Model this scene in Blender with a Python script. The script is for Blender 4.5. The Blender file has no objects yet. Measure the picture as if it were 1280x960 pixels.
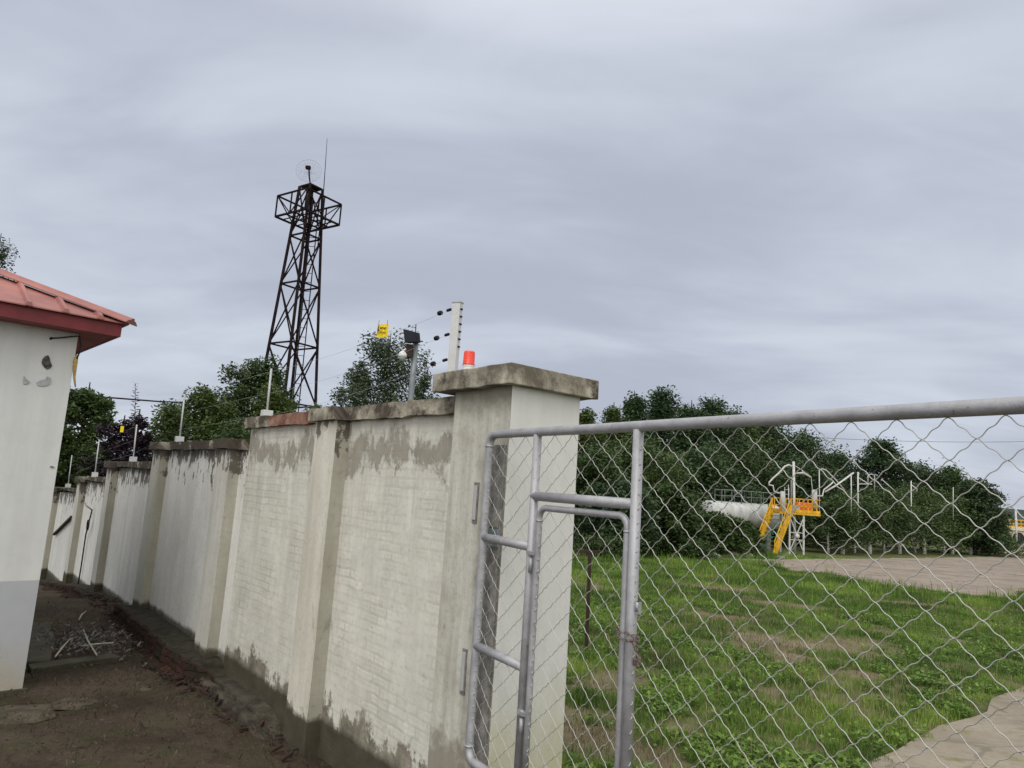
import bpy, math, random
import numpy as np
from math import sin, cos, pi, radians, hypot, atan2, sqrt
random.seed(7); RS = np.random.RandomState(11)
scene = bpy.context.scene
COL = scene.collection

# ------------------------------------------------------------------ camera
F = 880.0; PITCH = radians(8.5); ROLL = radians(3.7); EZ = 2.2
cam = bpy.data.cameras.new('camera'); camo = bpy.data.objects.new('camera', cam); COL.objects.link(camo)
from mathutils import Matrix, Vector, Euler
camo.matrix_world = Matrix.Translation((0, 0, EZ)) @ Matrix.Rotation(pi/2+PITCH, 4, 'X') @ Matrix.Rotation(ROLL, 4, 'Z')
cam.sensor_width = 36; cam.lens = F/1280*36; cam.clip_start = .05; cam.clip_end = 3000
scene.camera = camo

def ray(x, y):
    a = x-640; b = -(y-480); c = -F
    a, b = a*cos(ROLL)-b*sin(ROLL), a*sin(ROLL)+b*cos(ROLL)
    t = pi/2+PITCH
    return (a, b*cos(t)-c*sin(t), b*sin(t)+c*cos(t))
def at(x, y, Y):
    r = ray(x, y); k = Y/r[1]; return Vector((r[0]*k, Y, EZ+r[2]*k))
A = radians(-39.3); D = (sin(A), cos(A)); N = (cos(A), -sin(A)); C0 = (0.0015, 4.2)
def W(t, s, z=0.0):      # wall frame: t metres along the wall from the pillar corner, s metres behind its face
    return (C0[0]+t*D[0]+s*N[0], C0[1]+t*D[1]+s*N[1], z)
def TS(X, Y):
    return ((X-C0[0])*D[0]+(Y-C0[1])*D[1], (X-C0[0])*N[0]+(Y-C0[1])*N[1])
def onw(x, y, s):
    r = ray(x, y); px, py, _ = W(0, s); nx, ny = N
    k = (px*nx+py*ny)/(r[0]*nx+r[1]*ny)
    X, Y, Z = r[0]*k, r[1]*k, EZ+r[2]*k
    return TS(X, Y)[0], Z
def hr(X, Y): return -.012*(np.clip(Y, -50, 160)-6)
def hl(X, Y):
    t = (X-C0[0])*D[0]+(Y-C0[1])*D[1]
    return np.where(t > 10, -.1*(np.clip(t, 10, 30)-10), 0.)
def gr(x, y, hh=None):
    r = ray(x, y); k = (0.072-2.2)/(r[2]+.012*r[1]); return Vector((r[0]*k, r[1]*k, float(hr(0, r[1]*k))))

# ------------------------------------------------------------------ noise (numpy value noise)
def _hash(ix, iy, seed):
    v = (ix.astype(np.int64)*374761393 + iy.astype(np.int64)*668265263 + seed*1442695041) & 0x7fffffff
    v = ((v ^ (v >> 13))*1274126177) & 0x7fffffff
    return ((v ^ (v >> 16)) & 0xffff)/65535.
def vnoise(x, y, seed=0):
    x = np.asarray(x, float); y = np.asarray(y, float)
    ix = np.floor(x); iy = np.floor(y); fx = x-ix; fy = y-iy
    fx = fx*fx*(3-2*fx); fy = fy*fy*(3-2*fy)
    a = _hash(ix, iy, seed); b = _hash(ix+1, iy, seed); c = _hash(ix, iy+1, seed); d = _hash(ix+1, iy+1, seed)
    return (a*(1-fx)+b*fx)*(1-fy)+(c*(1-fx)+d*fx)*fy
def fbm(x, y, seed=0, o=4):
    s = 0; a = .5; tot = 0
    for k in range(o):
        s = s+a*vnoise(np.asarray(x)*2**k, np.asarray(y)*2**k, seed+k); tot += a; a *= .5
    return s/tot

# ------------------------------------------------------------------ node helper
class NT:
    def __init__(s, name, rough=.8, metal=0., spec=.3):
        s.m = bpy.data.materials.new(name); s.m.use_nodes = True; s.t = s.m.node_tree; s.n = s.t.nodes; s.l = s.t.links
        s.b = s.n['Principled BSDF']; s.b.inputs['Roughness'].default_value = rough; s.b.inputs['Metallic'].default_value = metal
        s.b.inputs['Specular IOR Level'].default_value = spec
        s._tc = None
    def tc(s, out='Object'):
        if s._tc is None: s._tc = s.n.new('ShaderNodeTexCoord')
        return s._tc.outputs[out]
    def uv(s, name):
        u = s.n.new('ShaderNodeUVMap'); u.uv_map = name; return u.outputs[0]
    def set(s, sock, v):
        if hasattr(v, 'is_output') or isinstance(v, bpy.types.NodeSocket): s.l.new(v, sock)
        else:
            if isinstance(v, tuple) and len(v) == 3 and sock.type == 'RGBA': v = (*v, 1)
            sock.default_value = v
    def map(s, v, scale=(1, 1, 1), loc=(0, 0, 0), rot=(0, 0, 0)):
        m = s.n.new('ShaderNodeMapping'); s.l.new(v, m.inputs[0]); m.inputs['Scale'].default_value = scale
        m.inputs['Location'].default_value = loc; m.inputs['Rotation'].default_value = rot; return m.outputs[0]
    def noise(s, v, scale=5, detail=6, rough=.55, dist=0.):
        m = s.n.new('ShaderNodeTexNoise'); s.l.new(v, m.inputs['Vector']); m.inputs['Scale'].default_value = scale
        m.inputs['Detail'].default_value = detail; m.inputs['Roughness'].default_value = rough; m.inputs['Distortion'].default_value = dist
        return m.outputs['Fac']
    def vor(s, v, scale=5, feat='F1', out='Distance'):
        m = s.n.new('ShaderNodeTexVoronoi'); m.feature = feat; s.l.new(v, m.inputs['Vector']); m.inputs['Scale'].default_value = scale
        return m.outputs[out]
    def ramp(s, v, lo, hi, a=0., b=1., smooth=False):
        m = s.n.new('ShaderNodeMapRange'); s.set(m.inputs['Value'], v)
        for k, q in (('From Min', lo), ('From Max', hi), ('To Min', a), ('To Max', b)): s.set(m.inputs[k], q)
        if smooth: m.interpolation_type = 'SMOOTHSTEP'
        return m.outputs[0]
    def math(s, op, a, b=0., clamp=False):
        m = s.n.new('ShaderNodeMath'); m.operation = op; m.use_clamp = clamp; s.set(m.inputs[0], a); s.set(m.inputs[1], b); return m.outputs[0]
    def mix(s, f, a, b, mode='MIX'):
        m = s.n.new('ShaderNodeMix'); m.data_type = 'RGBA'; m.blend_type = mode
        s.set(m.inputs[0], f); s.set(m.inputs[6], a); s.set(m.inputs[7], b); return m.outputs[2]
    def sep(s, v):
        m = s.n.new('ShaderNodeSeparateXYZ'); s.l.new(v, m.inputs[0]); return m.outputs
    def brick(s, v, scale=1., w=.25, h=.07, mortar=.008, c1=(1, 1, 1), c2=(.8, .8, .8), cm=(0, 0, 0)):
        m = s.n.new('ShaderNodeTexBrick'); s.l.new(v, m.inputs['Vector']); m.inputs['Scale'].default_value = scale
        m.inputs['Brick Width'].default_value = w; m.inputs['Row Height'].default_value = h; m.inputs['Mortar Size'].default_value = mortar
        m.inputs['Mortar Smooth'].default_value = .6
        s.set(m.inputs['Color1'], c1); s.set(m.inputs['Color2'], c2); s.set(m.inputs['Mortar'], cm); return m.outputs
    def bump(s, h, strength=.3, dist=.01):
        m = s.n.new('ShaderNodeBump'); m.inputs['Strength'].default_value = strength; m.inputs['Distance'].default_value = dist
        s.set(m.inputs['Height'], h); s.l.new(m.outputs[0], s.b.inputs['Normal'])
    def col(s, c): s.set(s.b.inputs['Base Color'], c); return s
    def rough(s, c): s.set(s.b.inputs['Roughness'], c); return s

def simple(name, c, rough=.6, metal=0., var=.15, scale=12, bump=.15, bdist=.002, spec=.3, dark=None, stretch=(1, 1, 1)):
    m = NT(name, rough, metal, spec); v = m.map(m.tc(), stretch)
    n = m.noise(v, scale, 6, .6)
    d = dark or tuple(q*(1-var*2.2) for q in c)
    m.col(m.mix(m.ramp(n, .35, .7), d, tuple(min(1, q*(1+var*.5)) for q in c)))
    if bump: m.bump(m.noise(v, scale*4, 4), bump, bdist)
    return m.m

# ------------------------------------------------------------------ object helpers
def tag(o, label=None, cat=None, group=None, kind=None):
    if label: o['label'] = label
    if cat: o['category'] = cat
    if group: o['group'] = group
    if kind: o['kind'] = kind
    return o
def empty(name, loc, label, cat, group=None):
    o = bpy.data.objects.new(name, None); COL.objects.link(o); o.location = loc; o.empty_display_size = .2
    return tag(o, label, cat, group)
def rootloc(p):
    v = Vector((0, 0, 0))
    while p is not None: v += Vector(p.location); p = p.parent
    return v
class MB:
    def __init__(s): s.v = []; s.f = []; s.mi = []; s.sm = []; s.cur = 0; s.smooth = False
    def add(s, vs, fs, smooth=None):
        o = len(s.v); s.v += [tuple(p) for p in vs]; s.f += [tuple(i+o for i in f) for f in fs]
        s.mi += [s.cur]*len(fs); s.sm += [s.smooth if smooth is None else smooth]*len(fs); return s
    def hexa(s, p):   # 8 corners: bottom 4 ccw, top 4 ccw
        return s.add(p, [(3, 2, 1, 0), (4, 5, 6, 7), (0, 1, 5, 4), (1, 2, 6, 5), (2, 3, 7, 6), (3, 0, 4, 7)])
    def box(s, c, size, rz=0.):
        hx, hy, hz = size[0]/2, size[1]/2, size[2]/2; ca, sa = cos(rz), sin(rz); P = []
        for z in (-hz, hz):
            for x, y in ((-hx, -hy), (hx, -hy), (hx, hy), (-hx, hy)):
                P.append((c[0]+x*ca-y*sa, c[1]+x*sa+y*ca, c[2]+z))
        return s.hexa(P)
    def wbox(s, t0, t1, s0, s1, z0, z1, z0b=None, z1b=None):   # box in the wall frame, z may differ at t1
        z0b = z0 if z0b is None else z0b; z1b = z1 if z1b is None else z1b
        P = [W(t0, s0, z0), W(t0, s1, z0), W(t1, s1, z0b), W(t1, s0, z0b), W(t0, s0, z1), W(t0, s1, z1), W(t1, s1, z1b), W(t1, s0, z1b)]
        return s.hexa(P)
    def tube(s, pts, r, n=8, caps=True, closed=False):
        pts = [Vector(p) for p in pts]; m = len(pts); rs = r if isinstance(r, (list, tuple)) else [r]*m
        rings = []; up = None
        for i, p in enumerate(pts):
            if closed: tng = pts[(i+1) % m]-pts[i-1]
            else: tng = pts[min(i+1, m-1)]-pts[max(i-1, 0)]
            if tng.length < 1e-9: tng = Vector((0, 0, 1))
            tng.normalize()
            if up is None:
                up = Vector((0, 0, 1)) if abs(tng.z) < .9 else Vector((1, 0, 0))
            up = up-tng*up.dot(tng)
            if up.length < 1e-6: up = Vector((1, 0, 0))-tng*tng.x
            up.normalize(); sd = tng.cross(up)
            rings.append([p+(up*cos(2*pi*k/n)+sd*sin(2*pi*k/n))*rs[i] for k in range(n)])
        vs = [q for rg in rings for q in rg]; fs = []
        for i in range(m if closed else m-1):
            a = i*n; b = ((i+1) % m)*n
            for k in range(n):
                k2 = (k+1) % n; fs.append((a+k, a+k2, b+k2, b+k))
        if caps and not closed:
            fs.append(tuple(range(n))[::-1]); fs.append(tuple((m-1)*n+k for k in range(n)))
        return s.add(vs, fs, smooth=True)
    def bar(s, a, b, w, h=None):  # square bar
        a = Vector(a); b = Vector(b); h = h or w; t = (b-a).normalized()
        u = Vector((0, 0, 1)) if abs(t.z) < .9 else Vector((1, 0, 0)); sd = t.cross(u).normalized(); u = sd.cross(t)
        P = []
        for p in (a, b): P += [p+sd*w/2*i+u*h/2*j for i, j in ((-1, -1), (1, -1), (1, 1), (-1, 1))]
        return s.hexa(P)
    def lathe(s, c, prof, n=16, axis=None):
        c = Vector(c); ax = Vector(axis).normalized() if axis else Vector((0, 0, 1))
        u = Vector((1, 0, 0)) if abs(ax.x) < .9 else Vector((0, 1, 0)); sd = ax.cross(u).normalized(); u = sd.cross(ax)
        vs = [c+ax*h+(u*cos(2*pi*k/n)+sd*sin(2*pi*k/n))*r for r, h in prof for k in range(n)]; fs = []
        for i in range(len(prof)-1):
            for k in range(n): fs.append((i*n+k, i*n+(k+1) % n, (i+1)*n+(k+1) % n, (i+1)*n+k))
        fs.append(tuple(range(n))[::-1]); fs.append(tuple((len(prof)-1)*n+k for k in range(n)))
        return s.add(vs, fs, smooth=True)
    def build(s, name, mats, parent=None, loc=None, uvf=None, bevel=0.):
        base = rootloc(parent) if parent is not None else Vector(loc if loc is not None else (0, 0, 0))
        me = bpy.data.meshes.new(name); me.from_pydata([tuple(Vector(p)-base) for p in s.v], [], s.f)
        for m in (mats if isinstance(mats, (list, tuple)) else [mats]): me.materials.append(m)
        me.polygons.foreach_set('material_index', s.mi); me.polygons.foreach_set('use_smooth', s.sm)
        if uvf:
            for nm, fn in uvf.items():
                l = me.uv_layers.new(name=nm); vv = [fn(*p) for p in s.v]
                dat = [c for lp in me.loops for c in vv[lp.vertex_index]]
                l.data.foreach_set('uv', dat)
        me.update(); o = bpy.data.objects.new(name, me); COL.objects.link(o)
        if parent is not None: o.parent = parent
        else: o.location = base
        if bevel:
            b = o.modifiers.new('bevel', 'BEVEL'); b.width = bevel; b.segments = 2; b.limit_method = 'ANGLE'
        return o
def npmesh(name, V, Fq, mat, parent=None, loc=None, attr=None):
    base = rootloc(parent) if parent is not None else Vector(loc if loc is not None else (0, 0, 0))
    V = np.asarray(V, np.float32)-np.array(base, np.float32); Fq = np.asarray(Fq, np.int32); k = Fq.shape[1]
    me = bpy.data.meshes.new(name); me.vertices.add(len(V)); me.vertices.foreach_set('co', V.ravel())
    me.loops.add(Fq.size); me.loops.foreach_set('vertex_index', Fq.ravel())
    me.polygons.add(len(Fq)); me.polygons.foreach_set('loop_start', np.arange(len(Fq), dtype=np.int32)*k)
    me.update(calc_edges=True); me.materials.append(mat)
    if attr is not None:
        a = me.attributes.new('rnd', 'FLOAT', 'POINT'); a.data.foreach_set('value', np.asarray(attr, np.float32))
    o = bpy.data.objects.new(name, me); COL.objects.link(o)
    if parent is not None: o.parent = parent
    else: o.location = base
    return o
def copy_tree(o, loc, rz=0., sc=1., label=None):
    r = o.copy(); COL.objects.link(r); r.location = loc; r.rotation_euler = (0, 0, rz); r.scale = sc if isinstance(sc, tuple) else (sc, sc, sc)
    if label: r['label'] = label
    for c in list(o.children):
        q = c.copy(); COL.objects.link(q); q.parent = r
        for g in list(c.children):
            k = g.copy(); COL.objects.link(k); k.parent = q
    return r

# ------------------------------------------------------------------ materials
def wall_mat(name, base, base2, top_amp, top_off, low, old=False, bricks=.0, band=0.):
    m = NT(name, .92, 0, .15); T = m.uv('T'); B = m.uv('B'); o = m.tc()
    tv = m.sep(T)[1]; bv = m.sep(B)[1]
    stre = m.noise(m.map(T, (5, .8, 1)), 1.3 if bricks else .7, 8, .62)
    blot = m.noise(T, 1.3, 7, .6); fine = m.noise(T, 22, 6, .65)
    c = m.mix(m.ramp(stre, .3, .66), base2, base) if not bricks else m.mix(m.ramp(stre, .3, .66, .35, 1), base2, base); c = m.mix(m.ramp(m.noise(m.map(T, (1, 1, 1), (9, 4, 0)), 4.5, 8, .7), .5, .7, 0, .3), c, tuple(q*.6 for q in base))
    c = m.mix(m.ramp(blot, .45, .75, 0, .45), c, tuple(q*.72 for q in base))
    c = m.mix(m.ramp(fine, .48, .75, 0, .5), c, tuple(q*.62 for q in base)); c = m.mix(m.math('MULTIPLY', m.ramp(m.noise(T, 11, 8, .75), .60, .70), m.ramp(blot, .4, .6)), c, tuple(q*.42 for q in base))
    hgt = m.math('MULTIPLY', fine, .5)
    if bricks:
        bc = m.brick(T, 1, .25, .068, .012)
        mort = bc[1]; nb = m.noise(T, 2.2, 5, .6)
        wv = m.n.new('ShaderNodeVectorMath'); wv.operation = 'SCALE'; nc = m.n.new('ShaderNodeTexNoise'); m.l.new(T, nc.inputs['Vector']); nc.inputs['Scale'].default_value = 6; nc.inputs['Detail'].default_value = 5
        m.l.new(nc.outputs['Color'], wv.inputs[0]); wv.inputs['Scale'].default_value = .045; wa = m.n.new('ShaderNodeVectorMath'); wa.operation = 'ADD'; m.l.new(T, wa.inputs[0]); m.l.new(wv.outputs[0], wa.inputs[1])
        bd = m.brick(wa.outputs[0], 1, .25, .068, .014, (1, 1, 1), (.78, .78, .76), (.60, .59, .55))
        c = m.mix(m.math('MULTIPLY', m.ramp(nb, .38, .66), .62), c, bd[0], 'MULTIPLY')
        # whitewash laid on by brush in broken horizontal rows
        rows = m.noise(m.map(T, (3.4, 11., 1)), 1.0, 6, .65)
        c = m.mix(m.ramp(rows, .47, .62, 0, .28), c, tuple(q*.66 for q in base))
        hgt = m.math('SUBTRACT', hgt, m.math('MULTIPLY', m.math('MULTIPLY', mort, m.ramp(nb, .45, .75)), .22))
    # fine cracks
    ck = m.vor(m.map(T, (1, 1, 1), (3.1, 1.7, 0)), 1.7, 'DISTANCE_TO_EDGE'); wob = m.noise(T, 7, 4)
    ckm = m.math('MULTIPLY', m.ramp(m.math('ADD', ck, m.math('MULTIPLY', m.math('SUBTRACT', wob, .5), .05)), .0, .006, 1, 0), m.ramp(m.noise(T, .9, 2), .62, .66))
    c = m.mix(m.math('MULTIPLY', ckm, .55), c, (.12, .11, .09))
    # exposed cement where the paint has come off below the coping
    nz = m.noise(m.map(T, (1.6, 1, 1)), 3.6, 9, .72); nz2 = m.noise(m.map(T, (2.6, 1.3, 1), (7, 0, 0)), 2.6, 8, .68)
    cem = m.mix(m.noise(T, 9, 7), (.17, .155, .125), (.36, .335, .28))
    if band:
        lo = m.ramp(m.math('ABSOLUTE', m.math('SUBTRACT', tv, m.ramp(m.noise(T, 1.4, 3), .3, .7, .10, .42))), .0, band, 1, 0)
        mk = m.ramp(m.math('ADD', lo, m.math('MULTIPLY', m.math('SUBTRACT', nz, .5), 3.2)), .56, .82)
    else:
        thr = m.math('SUBTRACT', m.math('MULTIPLY', m.math('SUBTRACT', nz2, top_off), top_amp), tv)
        mk = m.ramp(thr, 0, .03)
        cem = m.mix(m.noise(T, 12, 5), (.045, .04, .032), (.16, .14, .115))
    c = m.mix(m.math('MULTIPLY', mk, .88), c, cem)
    # dark run marks from the top
    run = m.math('MULTIPLY', m.ramp(m.noise(m.map(T, (9, .35, 1), (2, 0, 0)), 1.4, 7, .7), .52, .74), m.ramp(tv, .1, 1.5, 1, 0))
    c = m.mix(m.math('MULTIPLY', run, .5 if bricks else .22), c, (.10, .09, .07))
    # damp bare cement at the foot, jagged edge
    bn = m.noise(m.map(B, (1.0, .6, 1)), 3.1, 7, .68)
    thr2 = m.math('SUBTRACT', m.math('MULTIPLY', m.math('SUBTRACT', bn, .28), low), bv); mk2 = m.ramp(m.math('ADD', thr2, m.math('MULTIPLY', m.math('SUBTRACT', fine, .5), .25)), -.01, .06)
    cem2 = m.mix(m.ramp(m.noise(B, 5, 6, .7), .35, .65), (.11, .10, .08), (.29, .265, .215))
    c = m.mix(mk2, c, cem2)
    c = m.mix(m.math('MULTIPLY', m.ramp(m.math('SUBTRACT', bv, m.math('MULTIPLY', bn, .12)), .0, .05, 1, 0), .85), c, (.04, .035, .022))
    m.col(c)
    hgt = m.math('SUBTRACT', hgt, m.math('MULTIPLY', m.math('ADD', mk, mk2), .8)); hgt = m.math('ADD', hgt, m.math('MULTIPLY', stre, .4))
    m.bump(hgt, .7, .006)
    return m.m
M = {}
M['wallA'] = wall_mat('limewash_old', (.66, .65, .59), (.44, .425, .37), .5, .45, 1.05, bricks=.35, band=.30)
M['wallB'] = wall_mat('limewash_smooth', (.74, .735, .70), (.57, .565, .53), 2.5, .43, .22)
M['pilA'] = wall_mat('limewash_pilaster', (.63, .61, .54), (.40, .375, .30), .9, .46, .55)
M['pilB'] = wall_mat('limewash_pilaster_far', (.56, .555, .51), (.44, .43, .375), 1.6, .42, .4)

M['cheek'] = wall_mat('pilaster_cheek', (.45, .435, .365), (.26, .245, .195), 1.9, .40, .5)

def pillar_mat():
    m = NT('pillar_render', .9, 0, .15); T = m.uv('T'); B = m.uv('B'); tv = m.sep(T)[1]; tu = m.sep(T)[0]; bv = m.sep(B)[1]
    s1 = m.noise(m.map(T, (7, .5, 1)), 1.5, 8, .65); b1 = m.noise(T, 2.4, 8, .65); f1 = m.noise(T, 26, 6, .7)
    c = m.mix(m.ramp(s1, .3, .7), (.34, .33, .285), (.58, .575, .515))
    c = m.mix(m.ramp(b1, .48, .68, 0, .6), c, (.27, .25, .20))
    c = m.mix(m.ramp(f1, .5, .75, 0, .5), c, (.22, .205, .17))
    # shade beside the gate stile painted into the colour, ragged edge
    k = m.math('ADD', tu, m.math('MULTIPLY', m.math('SUBTRACT', b1, .5), -.5))
    c = m.mix(m.math('MULTIPLY', m.ramp(k, .16, .30, 1, 0), m.ramp(tv, .2, .7)), c, m.mix(f1, (.16, .145, .12), (.27, .25, .21)))
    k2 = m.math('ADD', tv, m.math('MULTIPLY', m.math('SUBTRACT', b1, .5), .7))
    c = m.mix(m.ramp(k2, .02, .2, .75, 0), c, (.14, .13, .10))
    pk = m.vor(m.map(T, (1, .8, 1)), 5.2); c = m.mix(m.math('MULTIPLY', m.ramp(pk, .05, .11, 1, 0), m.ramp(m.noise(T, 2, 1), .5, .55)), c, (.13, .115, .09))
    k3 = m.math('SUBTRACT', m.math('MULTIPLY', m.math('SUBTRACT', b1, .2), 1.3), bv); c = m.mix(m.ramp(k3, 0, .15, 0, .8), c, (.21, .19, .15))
    m.col(c); m.bump(m.math('ADD', m.math('MULTIPLY', f1, .6), m.math('MULTIPLY', b1, .6)), .7, .006); return m.m
def white_mat(name, base=(.70, .70, .67), dado=None, foot=(.34, .32, .18), footh=.45):
    m = NT(name, .85, 0, .2); o = m.tc(); T = m.uv('T'); B = m.uv('B'); bv = m.sep(B)[1]
    b1 = m.noise(T, .9, 7, .6); s1 = m.noise(m.map(T, (5, .3, 1)), 1.2, 7, .6); f1 = m.noise(T, 30, 5, .6)
    c = m.mix(m.ramp(b1, .3, .7, 0, .7), base, tuple(q*.82 for q in base)); c = m.mix(m.ramp(m.noise(T, 6, 8, .7), .5, .72, 0, .35), c, tuple(q*.74 for q in base))
    c = m.mix(m.ramp(s1, .46, .74, 0, .5), c, tuple(q*.74 for q in base))
    if dado:
        edge = m.math('ADD', bv, m.math('MULTIPLY', m.math('SUBTRACT', f1, .5), .012))
        c = m.mix(m.ramp(edge, dado[1]-.004, dado[1]+.004, 1, 0), c, m.mix(m.ramp(b1, .3, .7), dado[0], tuple(q*.84 for q in dado[0])))
    k = m.math('SUBTRACT', m.math('MULTIPLY', m.noise(m.map(B, (1.5, .7, 1)), 3, 8, .7), footh*2), bv)
    c = m.mix(m.ramp(k, -.12, .45, 0, .8), c, foot)
    pk = m.math('MULTIPLY', m.ramp(m.noise(T, 60, 4, .7), .62, .68), m.ramp(bv, 0, .5, 1, 0)); c = m.mix(pk, c, (.12, .11, .08))
    m.col(c); m.bump(m.math('ADD', f1, m.math('MULTIPLY', b1, 2)), .25, .004); return m.m
def coping_mat(name, dark=.5, brick=None):
    m = NT(name, .95, 0, .1); T = m.uv('T'); o = m.tc(); b1 = m.noise(T, 3.2, 8, .7); b2 = m.noise(m.map(T, (1, 1, 1), (5, 2, 0)), 2.6, 8, .7); f1 = m.noise(T, 30, 6, .7)
    c = m.mix(m.ramp(b1, .38, .58), (.46, .43, .355), (.13, .115, .09))
    st = m.noise(m.map(T, (10, 1.5, 1)), 1.6, 7, .75)
    c = m.mix(m.ramp(st, .45, .7, 0, .6), c, (.13, .115, .085))
    c = m.mix(m.ramp(b2, dark, dark+.08), c, m.mix(f1, (.035, .03, .025), (.12, .10, .08)))
    if brick:
        tu = m.sep(T)[0]
        bk = m.mix(b1, (.30, .085, .05), (.16, .07, .05)); w = m.math('ADD', tu, m.math('MULTIPLY', m.math('SUBTRACT', b1, .5), .5))
        msk = m.math('MULTIPLY', m.ramp(w, brick[0], brick[0]+.03), m.ramp(w, brick[1], brick[1]+.03, 1, 0))
        c = m.mix(m.math('MULTIPLY', msk, m.ramp(b2, .42, .5, 1., .5)), c, bk)
    m.col(c); m.bump(m.math('ADD', b1, m.math('MULTIPLY', f1, .6)), .9, .012); return m.m
M['pillar'] = pillar_mat()
M['pillarwhite'] = white_mat('pillar_white_paint', (.61, .61, .58), None, (.40, .38, .22), .5)
M['cap'] = coping_mat('cap_concrete', .56)
M['copA'] = coping_mat('coping_weathered', .50, (2.9, 3.95))
M['copB'] = coping_mat('coping_mouldy', .40)
M['house'] = white_mat('house_paint', (.60, .61, .595), ((.40, .41, .435), 1.045), (.33, .29, .20), .42)
M['steelpost'] = simple('galvanised_post', (.42, .43, .44), .5, .1, .06, 9, .1)
M['whitepost'] = simple('white_powder_coat', (.52, .53, .53), .45, 0, .05, 9, .05)
def gate_mat():
    m = NT('silver_paint', .42, .35, .5); o = m.tc(); n1 = m.noise(o, 14, 7, .65); n2 = m.noise(m.map(o, (1, 1, .3)), 60, 4, .6); n3 = m.noise(o, 3, 5, .6)
    c = m.mix(m.ramp(n1, .3, .7), (.27, .27, .285), (.40, .40, .42)); c = m.mix(m.ramp(n2, .62, .72, 0, .6), c, (.20, .18, .17))
    c = m.mix(m.ramp(n3, .55, .7, 0, .3), c, (.24, .24, .25))
    rs_ = m.math('MULTIPLY', m.ramp(m.noise(m.map(o, (1, 1, 1), (3, 3, 3)), 45, 6, .7), .63, .68), m.ramp(n3, .45, .6)); c = m.mix(m.math('MULTIPLY', rs_, .75), c, (.13, .07, .045)); m.col(c); m.rough(m.ramp(n1, .3, .7, .38, .62)); m.bump(m.math('ADD', m.math('MULTIPLY', m.noise(o, 140, 3, .7), 1.2), m.math('ADD', n2, n1)), .55, .0016); return m.m
M['gate'] = gate_mat()
M['wire'] = simple('mesh_wire', (.46, .46, .43), .5, .35, .12, 9, 0, spec=.5)
M['rust'] = simple('rusty_steel', (.045, .026, .020), .85, .2, .3, 20, .4, .003, dark=(.03, .018, .014))
M['chain'] = simple('rusted_chain_steel', (.30, .26, .24), .5, .7, .3, 60, .2, .001, dark=(.12, .07, .05))
M['tower'] = simple('dark_oxide_steel', (.020, .010, .010), .75, .1, .3, 3, .1, dark=(.006, .004, .005), spec=.1)
M['roof'] = simple('red_steel_roof', (.335, .135, .11), .55, .1, .14, 3, .12, .003, spec=.35, dark=(.24, .10, .09))
M['fascia'] = simple('red_fascia_paint', (.17, .022, .026), .5, 0, .15, 4, .1, .003)
M['soffit'] = simple('red_soffit', (.25, .07, .06), .7, 0, .15, 4, .1, .003)
M['black'] = simple('black_plastic', (.010, .011, .015), .75, 0, .2, 20, .05)
M['cable'] = simple('black_cable', (.015, .015, .018), .6, 0, .2, 20, 0)
M['grey'] = simple('grey_pole_paint', (.20, .22, .23), .5, .3, .15, 10, .1)
M['white'] = simple('white_plastic', (.62, .63, .62), .4, 0, .06, 10, .05)
M['yellow'] = simple('yellow_sign', (.80, .58, .01), .5, 0, .06, 20, .02)
M['ink'] = simple('black_print', (.02, .015, .01), .6, 0, .1, 20, 0)
M['conc'] = simple('old_concrete', (.24, .225, .19), .9, 0, .25, 5, .6, .01, dark=(.10, .10, .07))
M['slab'] = simple('mossy_slab', (.07, .06, .045), .9, 0, .25, 3, .6, .01, dark=(.035, .036, .02))
M['stone'] = simple('earthy_stone', (.085, .068, .048), .9, 0, .3, 7, .8, .015, dark=(.035, .028, .018))
M['plug'] = simple('cement_and_shade_grey', (.25, .24, .225), .95, 0, .25, 14, .5, .004)  # cement grey, also colours the painted shade strip on the pillar
M['steelplate'] = simple('teal_grey_steel', (.21, .25, .26), .5, .3, .15, 14, .2, .002)
M['twig'] = simple('bleached_wood', (.42, .39, .34), .8, 0, .15, 20, .2)
M['barkdark'] = simple('bark', (.065, .05, .038), .9, 0, .25, 14, .8, .02, stretch=(1, 1, .3))
M['limebark'] = simple('limewashed_bark', (.62, .61, .56), .9, 0, .15, 10, .5, .01)
M['tankwhite'] = simple('tank_white', (.48, .50, .50), .5, 0, .2, 2.2, .03, dark=(.30, .30, .28), stretch=(1, 1, .4))
M['safety'] = simple('safety_yellow', (.68, .38, .02), .6, 0, .2, 4, .03)
M['green'] = simple('green_treads', (.02, .13, .08), .6, 0, .1, 4, .03)
M['orange'] = simple('orange_paint', (.72, .17, .03), .5, 0, .1, 4, .03)
M['pipewhite'] = simple('pipe_white', (.50, .50, .48), .5, 0, .08, 5, .03)
M['cream'] = simple('cream_tank', (.60, .55, .40), .6, 0, .12, 4, .05)
def beacon_mat():
    m = NT('red_beacon_lens', .25, 0, .5); v = m.tc()
    z = m.math('FRACT', m.math('MULTIPLY', m.sep(v)[2], 90)); m.col(m.mix(m.ramp(z, .3, .5), (.66, .03, .010), (.86, .07, .025)))
    m.b.inputs['Subsurface Weight'].default_value = .25; m.b.inputs['Subsurface Radius'].default_value = (.05, .01, .01)
    m.b.inputs['Transmission Weight'].default_value = .15; return m.m
M['beacon'] = beacon_mat()
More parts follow.
